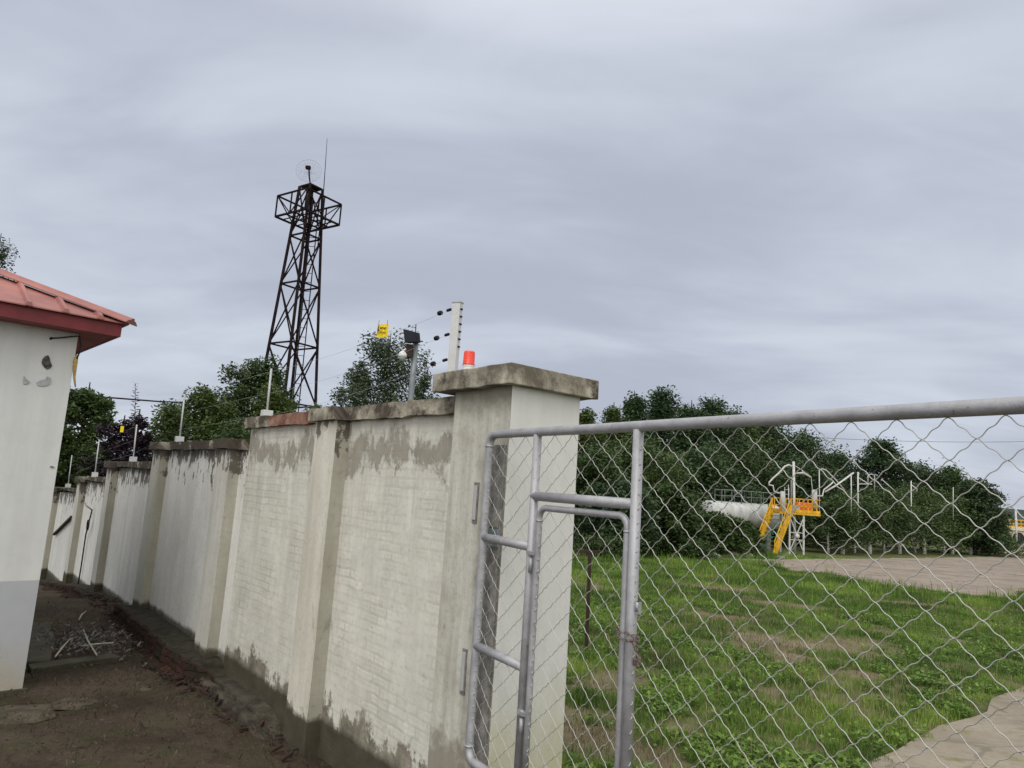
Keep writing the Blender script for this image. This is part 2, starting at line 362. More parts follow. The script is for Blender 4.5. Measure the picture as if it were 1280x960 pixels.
def leaf_mat(name, c1, c2, c3, tr=.25):
    m = NT(name, .55, 0, .25); a = m.n.new('ShaderNodeAttribute'); a.attribute_name = 'rnd'
    o = m.n.new('ShaderNodeObjectInfo'); n = m.noise(m.tc(), .6, 4, .6)
    f = m.math('ADD', m.math('MULTIPLY', a.outputs['Fac'], .7), m.math('MULTIPLY', m.math('SUBTRACT', n, .5), .8)); f = m.math('ADD', f, m.math('MULTIPLY', m.math('SUBTRACT', o.outputs['Random'], .5), .25))
    c = m.mix(m.ramp(f, .0, .5), c1, c2); c = m.mix(m.ramp(f, .5, .95), c, c3); m.col(c)
    m.b.inputs['Coat Weight'].default_value = 0.
    t = m.n.new('ShaderNodeBsdfTranslucent'); m.set(t.inputs[0], c); ms = m.n.new('ShaderNodeMixShader'); ms.inputs[0].default_value = tr
    m.l.new(m.b.outputs[0], ms.inputs[1]); m.l.new(t.outputs[0], ms.inputs[2]); m.l.new(ms.outputs[0], m.n['Material Output'].inputs[0]); return m.m
M['leafA'] = leaf_mat('leaves_dark_green', (.026, .046, .015), (.058, .094, .028), (.12, .165, .052))
M['leafB'] = leaf_mat('leaves_bright_green', (.034, .056, .014), (.066, .098, .024), (.13, .17, .05))
M['leafC'] = leaf_mat('leaves_grey_green', (.030, .048, .026), (.058, .086, .044), (.12, .15, .085))
M['leafP'] = leaf_mat('leaves_purple', (.014, .008, .014), (.030, .016, .026), (.055, .035, .05))
M['leafD'] = leaf_mat('leaves_conifer', (.022, .042, .020), (.048, .082, .032), (.10, .145, .055))
M['leafH'] = leaf_mat('leaves_hedge', (.030, .052, .017), (.064, .102, .032), (.13, .175, .055))
M['grass'] = leaf_mat('grass_blades', (.050, .095, .018), (.125, .215, .035), (.27, .36, .07), .3)
M['straw'] = leaf_mat('dry_grass', (.14, .11, .06), (.22, .18, .09), (.30, .25, .13), .2)

# ------------------------------------------------------------------ world and light
SUN_EL, SUN_ROT = radians(52), radians(200)
w = bpy.data.worlds.new('World'); scene.world = w; w.use_nodes = True
nt = w.node_tree; nd = nt.nodes; lk = nt.links; bg = nd['Background']
class WN(NT):
    def __init__(s): s.t = nt; s.n = nd; s.l = lk; s._tc = None
wn = WN()
sky = nd.new('ShaderNodeTexSky'); sky.sky_type = 'NISHITA'; sky.sun_disc = False; sky.sun_elevation = SUN_EL; sky.sun_rotation = SUN_ROT
g = wn.tc('Generated'); sx = wn.sep(g)
zc = wn.math('MAXIMUM', sx[2], .0)
den = wn.math('ADD', zc, .22)
cx = wn.n.new('ShaderNodeCombineXYZ'); lk.new(wn.math('DIVIDE', sx[0], den), cx.inputs[0]); lk.new(wn.math('DIVIDE', sx[1], den), cx.inputs[1])
cv = cx.outputs[0]
n1 = wn.noise(wn.map(cv, (.55, 1.1, 1), (2.1, 4.4, 0), (0, 0, .25)), 1.0, 5, .5, .5)
n2 = wn.noise(wn.map(cv, (1.6, 3.0, 1), (8, 3, 0), (0, 0, .1)), 1.0, 5, .5, .8)
nn = wn.math('ADD', wn.math('MULTIPLY', n1, .72), wn.math('MULTIPLY', n2, .28))
cl = wn.mix(wn.ramp(nn, .36, .62, smooth=True), (.435, .468, .56), (.605, .65, .74))
# overcast: brighter overhead, plus a glow added behind the camera to light the facing walls
up = wn.ramp(sx[2], .55, 1., 0, 1.6)
back = wn.ramp(sx[1], .1, -.9, 0, 2.3)
gain = wn.math('ADD', up, back)
vm = nd.new('ShaderNodeVectorMath'); vm.operation = 'SCALE'; vm.inputs[0].default_value = (.58, .55, .475); lk.new(gain, vm.inputs['Scale'])
vc = nd.new('ShaderNodeVectorMath'); vc.operation = 'ADD'; lk.new(vm.outputs[0], vc.inputs[0]); lk.new(cl, vc.inputs[1])
vs = nd.new('ShaderNodeVectorMath'); vs.operation = 'SCALE'; lk.new(sky.outputs[0], vs.inputs[0]); vs.inputs['Scale'].default_value = .006
va = nd.new('ShaderNodeVectorMath'); va.operation = 'ADD'; lk.new(vc.outputs[0], va.inputs[0]); lk.new(vs.outputs[0], va.inputs[1])
lk.new(va.outputs[0], bg.inputs['Color']); bg.inputs['Strength'].default_value = 1.0
sl = bpy.data.lights.new('sun', 'SUN'); sl.energy = 1.0; sl.angle = radians(25); sl.color = (1., .96, .9)
so = bpy.data.objects.new('sun', sl); COL.objects.link(so)
# sky sun_rotation is clockwise from +Y: direction towards the sun
sd = Vector((sin(SUN_ROT)*cos(SUN_EL), cos(SUN_ROT)*cos(SUN_EL), sin(SUN_EL)))
so.rotation_euler = sd.to_track_quat('Z', 'Y').to_euler(); so.location = (0, 0, 30)
scene.view_settings.view_transform = 'Standard'; scene.view_settings.look = 'None'; scene.view_settings.exposure = 0.0; scene.view_settings.gamma = 1

# ------------------------------------------------------------------ ground
PAVE_NEAR = [(1010, 1010), (1077, 959), (1122, 939), (1175, 909), (1231, 890), (1242, 875), (1280, 858), (1420, 800)]
PAVE_FAR = [(880, 698.5), (957, 702), (987, 714), (1040, 717), (1096, 731), (1156, 738), (1224, 746), (1254, 747), (1300, 735)]
pn = [gr(*p) for p in PAVE_NEAR]; pn = [Vector((-1.0+4.0, 5.2, 0))]+pn[1:]+[Vector((16, 12, 0)), Vector((16, 3, 0)), Vector((3.0, 3.0, 0))]
pf = [gr(*p) for p in PAVE_FAR]+[Vector((40, 27, 0)), Vector((95, 50, 0)), Vector((95, 100, 0)), Vector((48, 64, 0)), Vector((21.5, 41.5, 0)), Vector((12.5, 34.5, 0))]
def inpoly(x, y, poly):
    r = np.zeros(np.shape(x), bool); j = len(poly)-1
    for i in range(len(poly)):
        xi, yi, xj, yj = poly[i][0], poly[i][1], poly[j][0], poly[j][1]
        if abs(yj-yi) > 1e-9: r ^= ((yi > y) != (yj > y)) & (x < (xj-xi)*(y-yi)/(yj-yi)+xi)
        j = i
    return r
DIRT = [(1010, 805, 2.0, .75), (900, 772, 1.6, .5), (760, 860, .8, .6), (850, 905, .35, .3), (1090, 790, .9, .35), (700, 905, 1.3, .9), (905, 735, 2.2, .5), (965, 865, .4, .25), (880, 770, 1.2, .5), (1180, 800, .6, .3), (820, 945, .5, .3)]
DP = [(gr(a, b), rx, ry) for a, b, rx, ry in DIRT]
def dirtmask(X, Y):
    nz = (fbm(X*1.3, Y*1.3, 3)-.5)*1.5; m = np.zeros(np.shape(X))
    for p, rx, ry in DP: m = np.maximum(m, 1-np.sqrt(((X-p.x)/rx)**2+((Y-p.y)/(ry*1.6))**2)+nz)
    patch = (fbm(X*.45+9, Y*.45, 21)-np.where(Y < 14, .585, .64))*5+(fbm(X*2.5, Y*2.5, 33)-.5)*2.2
    return np.clip(np.maximum(m*1.3, patch*np.where(Y > 20, .4, 1.)), 0, 1)

def ground():
    ts = np.concatenate([[-160, -80, -40, -20, -12], np.arange(-8, 30, .3), np.arange(30, 60, 1.5), [65, 75, 90, 110, 140, 180, 260, 400, 700]])
    ss = np.concatenate([[-500, -150, -60, -30, -15, -8], np.arange(-5, .1, .2), [.2, .24], np.arange(.5, 22, .3), np.arange(22, 60, 1.5), [65, 75, 90, 110, 140, 180, 260, 400, 700]])
    Tm, Sm = np.meshgrid(ts, ss, indexing='ij'); X = C0[0]+Tm*D[0]+Sm*N[0]; Y = C0[1]+Tm*D[1]+Sm*N[1]
    left = Sm < .21
    Z = np.where(left, hl(X, Y)+(fbm(X*1.1, Y*1.1, 5)-.5)*.09+(fbm(X*6, Y*6, 8)-.5)*.035, hr(X, Y)+(fbm(X*.8, Y*.8, 6)-.5)*.05*np.clip(1-Y/40, 0, 1)-.012)
    Z = np.where(inpoly(X, Y, pn) | inpoly(X, Y, pf), hr(X, Y)-.06, Z)
    n0, n1 = len(ts), len(ss); I = np.arange(n0*n1).reshape(n0, n1)
    Fq = np.stack([I[:-1, :-1], I[1:, :-1], I[1:, 1:], I[:-1, 1:]], -1).reshape(-1, 4)[:, ::-1]
    V = np.stack([X, Y, Z], -1).reshape(-1, 3)
    m = NT('ground_soil', .95, 0, .1); g = m.tc(); sy = m.sep(g)
    a = m.n.new('ShaderNodeAttribute'); a.attribute_name = 'rnd'
    nf = m.noise(g, 9, 8, .7); nb = m.noise(g, 1.1, 7, .6); ng = m.noise(g, 38, 5, .7)
    dirt = m.mix(m.ramp(nb, .35, .65), (.135, .108, .068), (.24, .20, .135)); dirt = m.mix(m.ramp(nf, .5, .7, 0, .6), dirt, (.10, .072, .042))
    turf = m.mix(m.ramp(nf, .3, .7), (.06, .085, .026), (.14, .145, .06))
    right = m.mix(a.outputs['Fac'], turf, dirt)
    yd = m.mix(m.ramp(nb, .35, .65), (.038, .029, .021), (.082, .063, .046)); yd = m.mix(m.ramp(m.noise(m.map(g, (1, 1, 1), (4, 9, 0)), 2.2, 7, .7), .52, .64, 0, .7), yd, (.05, .055, .024))
    yd = m.mix(m.ramp(ng, .60, .68, 0, .8), yd, (.17, .145, .11)); yd = m.mix(m.ramp(nf, .56, .66, 0, .6), yd, (.022, .016, .012))
    sidev = m.math('ADD', m.math('MULTIPLY', sy[0], N[0]), m.math('MULTIPLY', sy[1], N[1])); s0 = C0[0]*N[0]+C0[1]*N[1]
    m.col(m.mix(m.ramp(sidev, s0+.2, s0+.24), yd, right)); m.bump(m.math('ADD', nf, m.math('MULTIPLY', ng, .5)), 1., .03)
    o = npmesh('ground', V, Fq, m.m, None, (0, 0, 0), dirtmask(X, Y).ravel()); tag(o, kind='structure')
ground()
def pave_mat(name, c1, c2, moss=0., crack=.8):
    m = NT(name, .9, 0, .15); g = m.tc(); nb = m.noise(g, .7, 7, .65); nf = m.noise(g, 12, 7, .7); ns = m.noise(m.map(g, (.35, 1.6, 1)), 1.1, 7, .65)
    c = m.mix(m.ramp(nb, .3, .7), c1, c2); c = m.mix(m.ramp(nf, .5, .75, 0, .5), c, tuple(q*.6 for q in c1)); c = m.mix(m.ramp(ns, .56, .68, 0, .75), c, tuple(q*.45 for q in c1))
    if moss: c = m.mix(m.ramp(m.noise(m.map(g, (1, 1, 1), (7, 7, 0)), 2.2, 8, .7), .56, .64, 0, moss), c, (.17, .15, .035))
    ck = m.vor(g, .55, 'DISTANCE_TO_EDGE'); ckn = m.math('ADD', ck, m.math('MULTIPLY', m.math('SUBTRACT', m.noise(g, 3, 5), .5), .12)); c = m.mix(m.ramp(ckn, 0, .012, crack, 0), c, (.05, .05, .03))
    m.col(c); m.bump(nf, .6, .012); return m.m
def sheet(name, poly, mat, th, jit):
    P = []
    for i in range(len(poly)):
        a, b = poly[i], poly[(i+1) % len(poly)]; n = max(1, int((b-a).length/(.35 if a.y < 14 else 1.0))); n = min(n, 40)
        for k in range(n):
            p = a.lerp(b, k/n); j = jit*(1 if a.y < 14 else 2.5); P.append(Vector((p.x+random.uniform(-j, j), p.y+random.uniform(-j, j), 0)))
    mb = MB(); k = len(P)
    mb.add([(p.x, p.y, float(hr(0, p.y))+th) for p in P]+[(p.x, p.y, float(hr(0, p.y))-.15) for p in P], [tuple(range(k))]+[(i, i+k, (i+1) % k+k, (i+1) % k) for i in range(k)])
    return tag(mb.build(name, mat, None, (0, 0, 0)), kind='structure')
sheet('pavement', pn, pave_mat('near_concrete', (.20, .17, .13), (.30, .26, .205), .6, .35), .012, .03)
sheet('paved_yard', pf, pave_mat('far_concrete', (.20, .16, .125), (.30, .26, .215)), .02, .08)

def blades(name, n, xr, yr, hmin, hmax, wdt, mat, label, dens, seed, lean=.5, crooked=False):
    rs = np.random.RandomState(seed)
    # sample in a fan in front of the camera so that density follows distance
    Y = rs.uniform(yr[0]**.5, yr[1]**.5, n*3)**2; X = rs.uniform(xr[0], xr[1], n*3)*Y
    t, s = TS(X, Y); jx, jy = (fbm(X*2.5, Y*2.5, 71)-.5)*.7+rs.normal(0, .05, n*3), (fbm(X*2.5, Y*2.5, 72)-.5)*.9
    k = (s > .42) & (rs.rand(n*3) < dens(X, Y)) & ~inpoly(X+jx, Y+jy, pn) & ~inpoly(X+jx*2, Y+jy*2, pf)
    X, Y = X[k][:n], Y[k][:n]; n = len(X)
    cl = fbm(X*2.2, Y*2.2, 77)
    H = rs.uniform(hmin, hmax, n)*(.45+1.1*cl)*(1+Y*.012); Wd = wdt*rs.uniform(.6, 1.4, n)*(1+Y*.10)
    a = rs.uniform(0, 2*pi, n); b = rs.uniform(0, 2*pi, n); ln = rs.rand(n)*lean
    Z = hr(X, Y)-.03+(fbm(X*.8, Y*.8, 6)-.5)*.05*np.clip(1-Y/40, 0, 1)
    dx, dy = np.cos(a)*Wd/2, np.sin(a)*Wd/2; lx, ly = np.cos(b)*ln*H, np.sin(b)*ln*H
    V = np.zeros((n, 5, 3), np.float32)
    V[:, 0] = np.stack([X-dx, Y-dy, Z], -1); V[:, 1] = np.stack([X+dx, Y+dy, Z], -1)
    V[:, 2] = np.stack([X+dx*.7+lx*.35, Y+dy*.7+ly*.35, Z+.03+H*.6], -1); V[:, 3] = np.stack([X-dx*.7+lx*.35, Y-dy*.7+ly*.35, Z+.03+H*.6], -1)
    V[:, 4] = np.stack([X+lx, Y+ly, Z+.03+H*(1-.3*ln)], -1)
    I = np.arange(n)[:, None]*5; F3 = np.concatenate([I+np.array([[0, 1, 2]]), I+np.array([[0, 2, 3]]), I+np.array([[3, 2, 4]])])
    rn = np.clip((fbm(X*.9, Y*.9, 55)-.5)*2.0+(fbm(X*4, Y*4, 56)-.5)*1.2+rs.rand(n)*.4+.3, 0, 1)
    o = npmesh(name, V.reshape(-1, 3), F3, mat, None, (0, 0, 0), np.repeat(rn, 5)); return tag(o, label, 'grass', kind='stuff')
gd = lambda X, Y: np.clip(1.02-dirtmask(X, Y)*1.25, .03, 1)*np.clip((fbm(X*3.3, Y*3.3, 61)-.30)*4.5+np.clip((Y-14)/10, 0, 1), .06, 1)
blades('grass', 260000, (-.02, 1.02), (5.2, 40), .03, .095, .0045, M['grass'], 'green weedy grass covering the open ground behind the mesh gate', gd, 5, 1.05)
blades('dry_grass', 22000, (-.02, 1.02), (5.2, 26), .012, .035, .004, M['straw'], 'short dry straw lying among the green grass and bare patches', lambda X, Y: .25+.75*dirtmask(X, Y), 9, 1.6)
blades('tall_grass', 9000, (.1, .95), (17, 38), .12, .30, .006, M['grass'], 'taller ragged grass along the edge of the far concrete yard', lambda X, Y: np.clip((fbm(X*.5, Y*.5, 13)-.45)*6, 0, 1)*gd(X, Y), 15, .5)
blades('seed_stalks', 2600, (-.02, 1.0), (5.5, 30), .14, .30, .0032, M['straw'], 'thin dry seed stalks standing above the green grass', lambda X, Y: np.clip((fbm(X*.7, Y*.7, 19)-.42)*5, 0, 1), 25, .5)
# broad-leaved weeds
def weeds():
    rs = np.random.RandomState(3); n0 = 16000; Y = rs.uniform(5.2**.5, 17**.5, n0)**2; X = rs.uniform(-.02, 1., n0)*Y; t, s = TS(X, Y)
    k = (s > .45) & (rs.rand(n0) < np.clip((fbm(X*1.1+4, Y*1.1, 91)-.42)*5, 0, 1)*gd(X, Y)) & ~inpoly(X, Y, pn); X, Y = X[k], Y[k]; n = len(X); L = 9
    Vs = []; rn = []
    for i in range(L):
        a = rs.uniform(0, 2*pi, n); r = rs.uniform(.015, .05, n); ln = rs.uniform(.025, .06, n); wd = ln*rs.uniform(.28, .45, n); z = hr(X, Y)+rs.uniform(.0, .07, n); up = rs.uniform(-.2, .8, n)
        cx_, cy_ = X+np.cos(a)*r, Y+np.sin(a)*r; ux, uy = np.cos(a), np.sin(a)
        q = np.stack([np.stack([cx_-ux*ln*.5, cy_-uy*ln*.5, z], -1), np.stack([cx_-uy*wd, cy_+ux*wd, z+up*ln*.5], -1), np.stack([cx_+ux*ln*.6, cy_+uy*ln*.6, z+up*ln], -1), np.stack([cx_+uy*wd, cy_-ux*wd, z+up*ln*.5], -1)], 1)
        Vs.append(q); rn.append(np.repeat(rs.uniform(.35, 1, n), 4))
    V = np.concatenate(Vs).reshape(-1, 3); Fq = np.arange(len(V)).reshape(-1, 4)
    tag(npmesh('ground_cover', V, Fq, M['grass'], None, (0, 0, 0), np.concatenate(rn)), 'broad leaved weeds growing low among the grass', 'weeds', kind='stuff')
weeds()

# ------------------------------------------------------------------ boundary wall
T_of = lambda x, y, z: TS(x, y)[0]
wall = empty('perimeter_wall', W(.6, .2, 0), 'long whitewashed brick boundary wall stepping down behind the gate pillar, with pilasters and mouldy coping', 'wall')
SEC = [(.585, 4.65, 2.80, 2.80, .2), (4.65, 8.40, 2.565, 2.56, .2), (8.40, 11.62, 2.27, 2.235, 0), (11.62, 14.6, 1.945, 1.88, -.2), (14.6, 18.3, 1.63, 1.5, -.55), (18.3, 21.9, 1.27, 1.18, -.95), (21.9, 26.0, .95, .85, -1.3)]
CT = .115
def uvs(s):
    t0, t1, z0, z1, b = SEC[s]
    def top(x, y, z):
        t, sd_ = TS(x, y); return (t+sd_*.8+s*11.3, (z0+(z1-z0)*(t-t0)/(t1-t0))-CT-z)
    def bot(x, y, z):
        t, sd_ = TS(x, y); return (t+sd_*.8, z-b+(.0 if s else -.0))
    return {'T': top, 'B': bot}
def grid_box(mb, t0, t1, s0, s1, z0, z1, z1b, nt_, nz, amp, seed, foot=0.):
    # front, ends, top and back as a jittered grid so that arrises are uneven
    us = np.linspace(t0, t1, nt_+1)
    def nz_(t, s, z):
        a = fbm([t*7.5+seed], [z*4.1+s*5], 3)[0]-.5; b = fbm([t*7.5+seed+50], [z*4.1+s*5], 5)[0]-.5; return a*amp, b*amp
    def P(t, s, z, k=1.):
        a, b = nz_(t, s, z); return W(t, s+a*k, z+b*k)
    zt = lambda t: z1+(z1b-z1)*(t-t0)/(t1-t0)
    rows = [(s0, f) for f in np.linspace(0, 1, nz+1)]
    ring = []
    for f in np.linspace(0, 1, nz+1): ring.append((s0, f))
    ring.append((s1, 1.)); ring.append((s1, 0.))
    V = []; m = len(ring)
    for t in us:
        for s, f in ring: V.append(P(t, s, z0+(zt(t)-z0)*f))
    Fs = []
    for i in range(len(us)-1):
        for j in range(m):
            j2 = (j+1) % m; Fs.append((i*m+j, i*m+j2, (i+1)*m+j2, (i+1)*m+j))
    Fs.append(tuple(range(m))[::-1]); Fs.append(tuple((len(us)-1)*m+j for j in range(m)))
    Fs = [f[::-1] for f in Fs]
    mb.add(V, Fs)
PIL = [(2.27, 2.69, 0), (4.87, 5.32, 1), (7.93, 8.36, 1), (11.18, 11.58, 2), (14.16, 14.55, 3), (17.75, 18.15, 4), (21.3, 21.7, 5)]
for i, (t0, t1, z0, z1, b) in enumerate(SEC):
    mb = MB(); zz = min(z0, z1)-CT
    grid_box(mb, t0, t1, .10, .34, -2.0, z0-CT+.004, z1-CT+.004, 24, 12, .006, i*3)
    mb.build('wall_panel', M['wallA'] if i == 0 else M['wallB'], wall, uvf=uvs(i))
    mb = MB(); grid_box(mb, t0-(.0 if i == 0 else -.005), t1+(.06 if i == 0 else 0), .035, .405, z0-CT, z0, z1, 110, 4, .030, i*7+1)
    # pilaster heads break forward in the coping
    mb.build('coping', M['copA'] if i == 0 else M['copB'], wall, uvf={'T': lambda x, y, z: (TS(x, y)[0], z+TS(x, y)[1])})
for t0, t1, s in PIL:
    mb = MB(); a = SEC[s]; zt = a[2]+(a[3]-a[2])*((t0+t1)/2-a[0])/(a[1]-a[0])-CT
    grid_box(mb, t0, t1, -.02, .11, -2.0, zt, zt, 5, 26, .010, t0)
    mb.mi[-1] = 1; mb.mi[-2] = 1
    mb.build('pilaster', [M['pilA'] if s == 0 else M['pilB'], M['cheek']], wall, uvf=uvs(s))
    mb = MB(); grid_box(mb, t0-.05, t1+.05, -.075, .04, zt+.002, zt+CT-.004, zt+CT-.004, 8, 3, .018, t0+3)
    mb.build('coping', M['copA'] if s == 0 else M['copB'], wall, uvf={'T': lambda x, y, z: (TS(x, y)[0], z+TS(x, y)[1])})
# brick footing and concrete drain kerb
def brick_mat():
    m = NT('old_red_brick', .95, 0, .1); T = m.uv('T'); bo = m.brick(T, 1, .24, .065, .01, (.060, .024, .018), (.036, .018, .014), (.03, .026, .02)); n = m.noise(T, 4, 7, .7); n2 = m.noise(T, 18, 5, .7)
    c = m.mix(m.ramp(n, .40, .55, 0, .9), bo[0], (.022, .018, .013)); c = m.mix(m.ramp(n2, .6, .72, 0, .5), c, (.05, .055, .02)); m.col(c); m.bump(m.math('ADD', m.math('MULTIPLY', bo[1], -1), n), .9, .02); return m.m
M['brick'] = brick_mat()
def footing():
    n = 300; V = []; prof = [(.105, 0., 0), (.0, -.01, 0), (-.08, -.03, 0), (-.16, -.025, 0), (-.22, -.01, 0), (-.25, -.02, 1), (-.262, -.3, 1), (-.27, -.6, 1), (-.285, -.85, 1), (-.36, -1.0, 1), (-.46, -1.15, 1)]
    rs = np.random.RandomState(31); k = len(prof)
    for i in range(n+1):
        t = 4.42+(19.5-4.42)*i/n; base = float(hl(*W(t, -.3)[:2])); topz = .215 if t < 8.3 else (.215-.245*min(1, (t-8.3)/.35) if t < 11.8 else -.03-.115*(t-11.8))
        en = min(1., max(0., (t-4.42)/.35)); topz = base-.05+(topz-base+.05)*en**.5; hh = max(.04, topz-base)
        wv = .12*(fbm([t*.9], [3.3], 4)[0]-.5)+.10*(fbm([t*4.], [1.3], 6)[0]-.5)
        for j, (s_, z_, b) in enumerate(prof):
            e = rs.uniform(-1, 1, 3)*(.012 if j else 0); q = (fbm([t*3], [j*.9], 12)[0]-.5)*.06*(j > 0)
            V.append(W(t+e[0], (.105+(s_-.105)*(.35+.65*en) if j else .105)+(wv if j > 1 else 0)+e[1]+q*.3, topz+(z_*hh if z_ < -.1 else z_)+e[2]+q))
    mb = MB(); Fs = [(i*k+j, i*k+j+1, (i+1)*k+j+1, (i+1)*k+j) for i in range(n) for j in range(k-1)]; mb.add(V, Fs); mb.mi = [0 if f[0] % k < 4 else 1 for f in Fs]
    mb.build('brick_footing', [M['bedsoil'], M['brick']], wall, uvf={'T': lambda x, y, z: (TS(x, y)[0], z)})
M['bedsoil'] = simple('dark_moss_soil', (.040, .034, .022), .95, 0, .3, 9, .8, .02, dark=(.014, .013, .008))
footing()
mb = MB()
V = []; prof = [(.10, .10), (-.02, .09), (-.035, .045), (-.06, .04), (-.075, .075), (-.13, .08), (-.15, .05), (-.17, -.10)]
n = 60
for i in range(n+1):
    t = .5+(4.75-.5)*i/n
    for j, (s, z) in enumerate(prof):
        e = (fbm([t*4], [j*2.1], 14)[0]-.5)*.03; V.append(W(t, s+e, z+e-.16*max(0, min(1, (3.3-t)/.8))))
k = len(prof); mb.add(V, [(i*k+j, i*k+j+1, (i+1)*k+j+1, (i+1)*k+j) for i in range(n) for j in range(k-1)])
mb.build('drain_kerb', simple('muddy_concrete', (.075, .064, .048), .95, 0, .3, 7, .9, .02, dark=(.024, .02, .014)), wall)

# small parts on the wall: loose cable, iron strut
mb = MB()
a = onw(107, 629, -.03); b = onw(114.5, 637, .03); c = onw(108, 668, .06); d = onw(95, 750, .06)
mb.tube([W(a[0], -.03, a[1]), W((a[0]+b[0])/2, -.05, (a[1]+b[1])/2+.02), W(b[0], .03, b[1])], .014, 6)
tag(mb.build('pipe_elbow', M['conc'], wall), 'short grey pipe elbow on the far wall')
mb = MB(); mb.tube([W(b[0], .04, b[1]), W(b[0]+.05, .03, b[1]-.2), W(c[0], .05, c[1]), W((c[0]+d[0])/2+.02, .06, (c[1]+d[1])/2), W(d[0], .05, d[1]-.1)], .014, 6)
for q in range(3): mb.tube([W(b[0]+.02, .03, b[1]-.25)+Vector((0, 0, 0)) if False else W(b[0]+.02+.06*cos(u), .02-.01*q, b[1]-.3+.1*sin(u)) for u in np.linspace(0, 2*pi, 12)], .008, 5, closed=True)
o = mb.build('hanging_cable', M['cable'], None, W(d[0], .05, d[1]-.1)); tag(o, 'coiled black cable hanging down the far whitewashed wall panel', 'cable')
a = onw(67, 668, .05); b = onw(89, 646, .05)
mb = MB(); mb.bar(W(a[0], .06, a[1]), W(b[0], .06, b[1]), .05); o = mb.build('iron_bar', M['rust'], None, W(a[0], .06, a[1])); tag(o, 'dark iron bar fixed slanting across the farthest wall panel', 'bar')

# ------------------------------------------------------------------ gate pillar
pil = empty('gate_pillar', W(.3, .3, 0), 'square whitewashed gate pillar with a stained concrete cap, end of the boundary wall', 'pillar')
def uvp(ax):
    if ax == 0: return {'T': lambda x, y, z: (TS(x, y)[0], 2.82-z), 'B': lambda x, y, z: (TS(x, y)[0], z-.35)}
    return {'T': lambda x, y, z: (TS(x, y)[1]+5, 2.82-z), 'B': lambda x, y, z: (TS(x, y)[1]+5, z-.50)}
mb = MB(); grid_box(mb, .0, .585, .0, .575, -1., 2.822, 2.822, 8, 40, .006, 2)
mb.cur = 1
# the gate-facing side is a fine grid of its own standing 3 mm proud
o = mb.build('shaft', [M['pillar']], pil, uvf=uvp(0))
mb = MB(); n1_, n2_ = 8, 44; V = []
for i in range(n1_+1):
    for j in range(n2_+1):
        s = -.001+.578*i/n1_; z = -1+3.822*j/n2_; e = (fbm([s*3+7], [z*3], 7)[0]-.5)*.006; V.append(W(-.004+e*.5, s, z))
mb.add(V, [(i*(n2_+1)+j, (i+1)*(n2_+1)+j, (i+1)*(n2_+1)+j+1, i*(n2_+1)+j+1) for i in range(n1_) for j in range(n2_)])
mb.build('painted_face', M['pillarwhite'], pil, uvf=uvp(1))
mb = MB(); grid_box(mb, -.07, .765, -.075, .68, 2.818, 2.945, 2.945, 30, 6, .014, 9)
mb.build('cap', M['cap'], pil, uvf={'T': lambda x, y, z: (TS(x, y)[0]+TS(x, y)[1]*.9, z+TS(x, y)[1]*.4)}, bevel=.006)
# hinge plates let into the pillar
for z0, z1, w0 in ((1.98, 2.23, .235), (.98, 1.24, .235)):
    mb = MB(); mb.wbox(w0+.02, w0+.065, -.008, .003, z0, z1); mb.build('hinge_plate', M['plug'], pil, bevel=.002)
    mb = MB(); mb.wbox(w0+.028, w0+.055, -.014, -.006, z0+.02, z1-.02); mb.build('hinge_block', M['steelpost'], pil, bevel=.003)
mb = MB(); mb.wbox(.012, .135, -.016, .002, -1, 2.46); mb.build('shade_strip', M['steelplate'] if False else M['plug'], pil, bevel=.002)  # strip added here; the shade behind the gate stile is put into its grey
mb = MB(); mb.wbox(.02, .12, -.024, -.014, 1.97, 2.215); mb.build('hinge_plate', M['plug'], pil, bevel=.002)
mb = MB(); mb.wbox(.015, .12, -.026, -.014, 1.86, 1.965); mb.build('hinge_plate', M['steelplate'], pil, bevel=.002)

# ------------------------------------------------------------------ gate
GA = radians(-33.0); GD = Vector((-sin(GA), -cos(GA), 0)); GN = Vector((GD.y, -GD.x, 0))
G0 = at(612, 560, 4.2); G0.z = 0
def G(t, z, o=0.): return G0+GD*t+GN*o+Vector((0, 0, z))
ZT, ZB = 2.515, .70; GE = 3.75; R = .0245
gate = empty('mesh_gate', (G0.x, G0.y, 0), 'silver pipe gate leaf filled with diamond wire mesh, swung open from the pillar', 'gate')
mb = MB()
def arc(ct, cz, r, a0, a1, n=6): return [G(ct+r*cos(a), cz+r*sin(a)) for a in np.linspace(a0, a1, n)]
rr = .06
path = arc(rr, ZT-rr, rr, pi, pi/2)+arc(GE-rr, ZT-rr, rr, pi/2, 0)+arc(GE-rr, ZB+rr, rr, 0, -pi/2)+arc(rr, ZB+rr, rr, -pi/2, -pi)
mb.tube(path, R, 14, closed=True); mb.build('outer_frame', M['gate'], gate)
def pipe(name, a, b, r=R, par=gate, weld=True):
    mb = MB(); mb.tube([a, b], r, 14); return mb.build(name, M['gate'], par)
T1, T2 = .487, 1.262
pipe('stile', G(T1, ZB+.01), G(T1, ZT-.015), .023); pipe('stile', G(T2, ZB+.01), G(T2, ZT-.015), .0245)
pipe('stile', G(2.9, ZB+.01), G(2.9, ZT-.015), .0245)
pipe('rail', G(T1-.005, 2.173), G(T2-.01, 2.170)); pipe('rail', G(.01, 1.915), G(T1-.01, 1.908)); pipe('rail', G(.005, 1.307), G(T1-.01, 1.30))
pipe('rail', G(0.01, .99), G(T1-.01, .985)) if False else None
def welds(par, pts):
    for p in pts:
        mb = MB(); mb.tube([p+Vector((0, 0, -.006)), p+Vector((0, 0, .006))], R*1.14, 12); mb.build('weld_collar', M['gate'], par)
welds(gate, [G(0, ZT-rr-.01), G(0, ZB+rr+.01)])

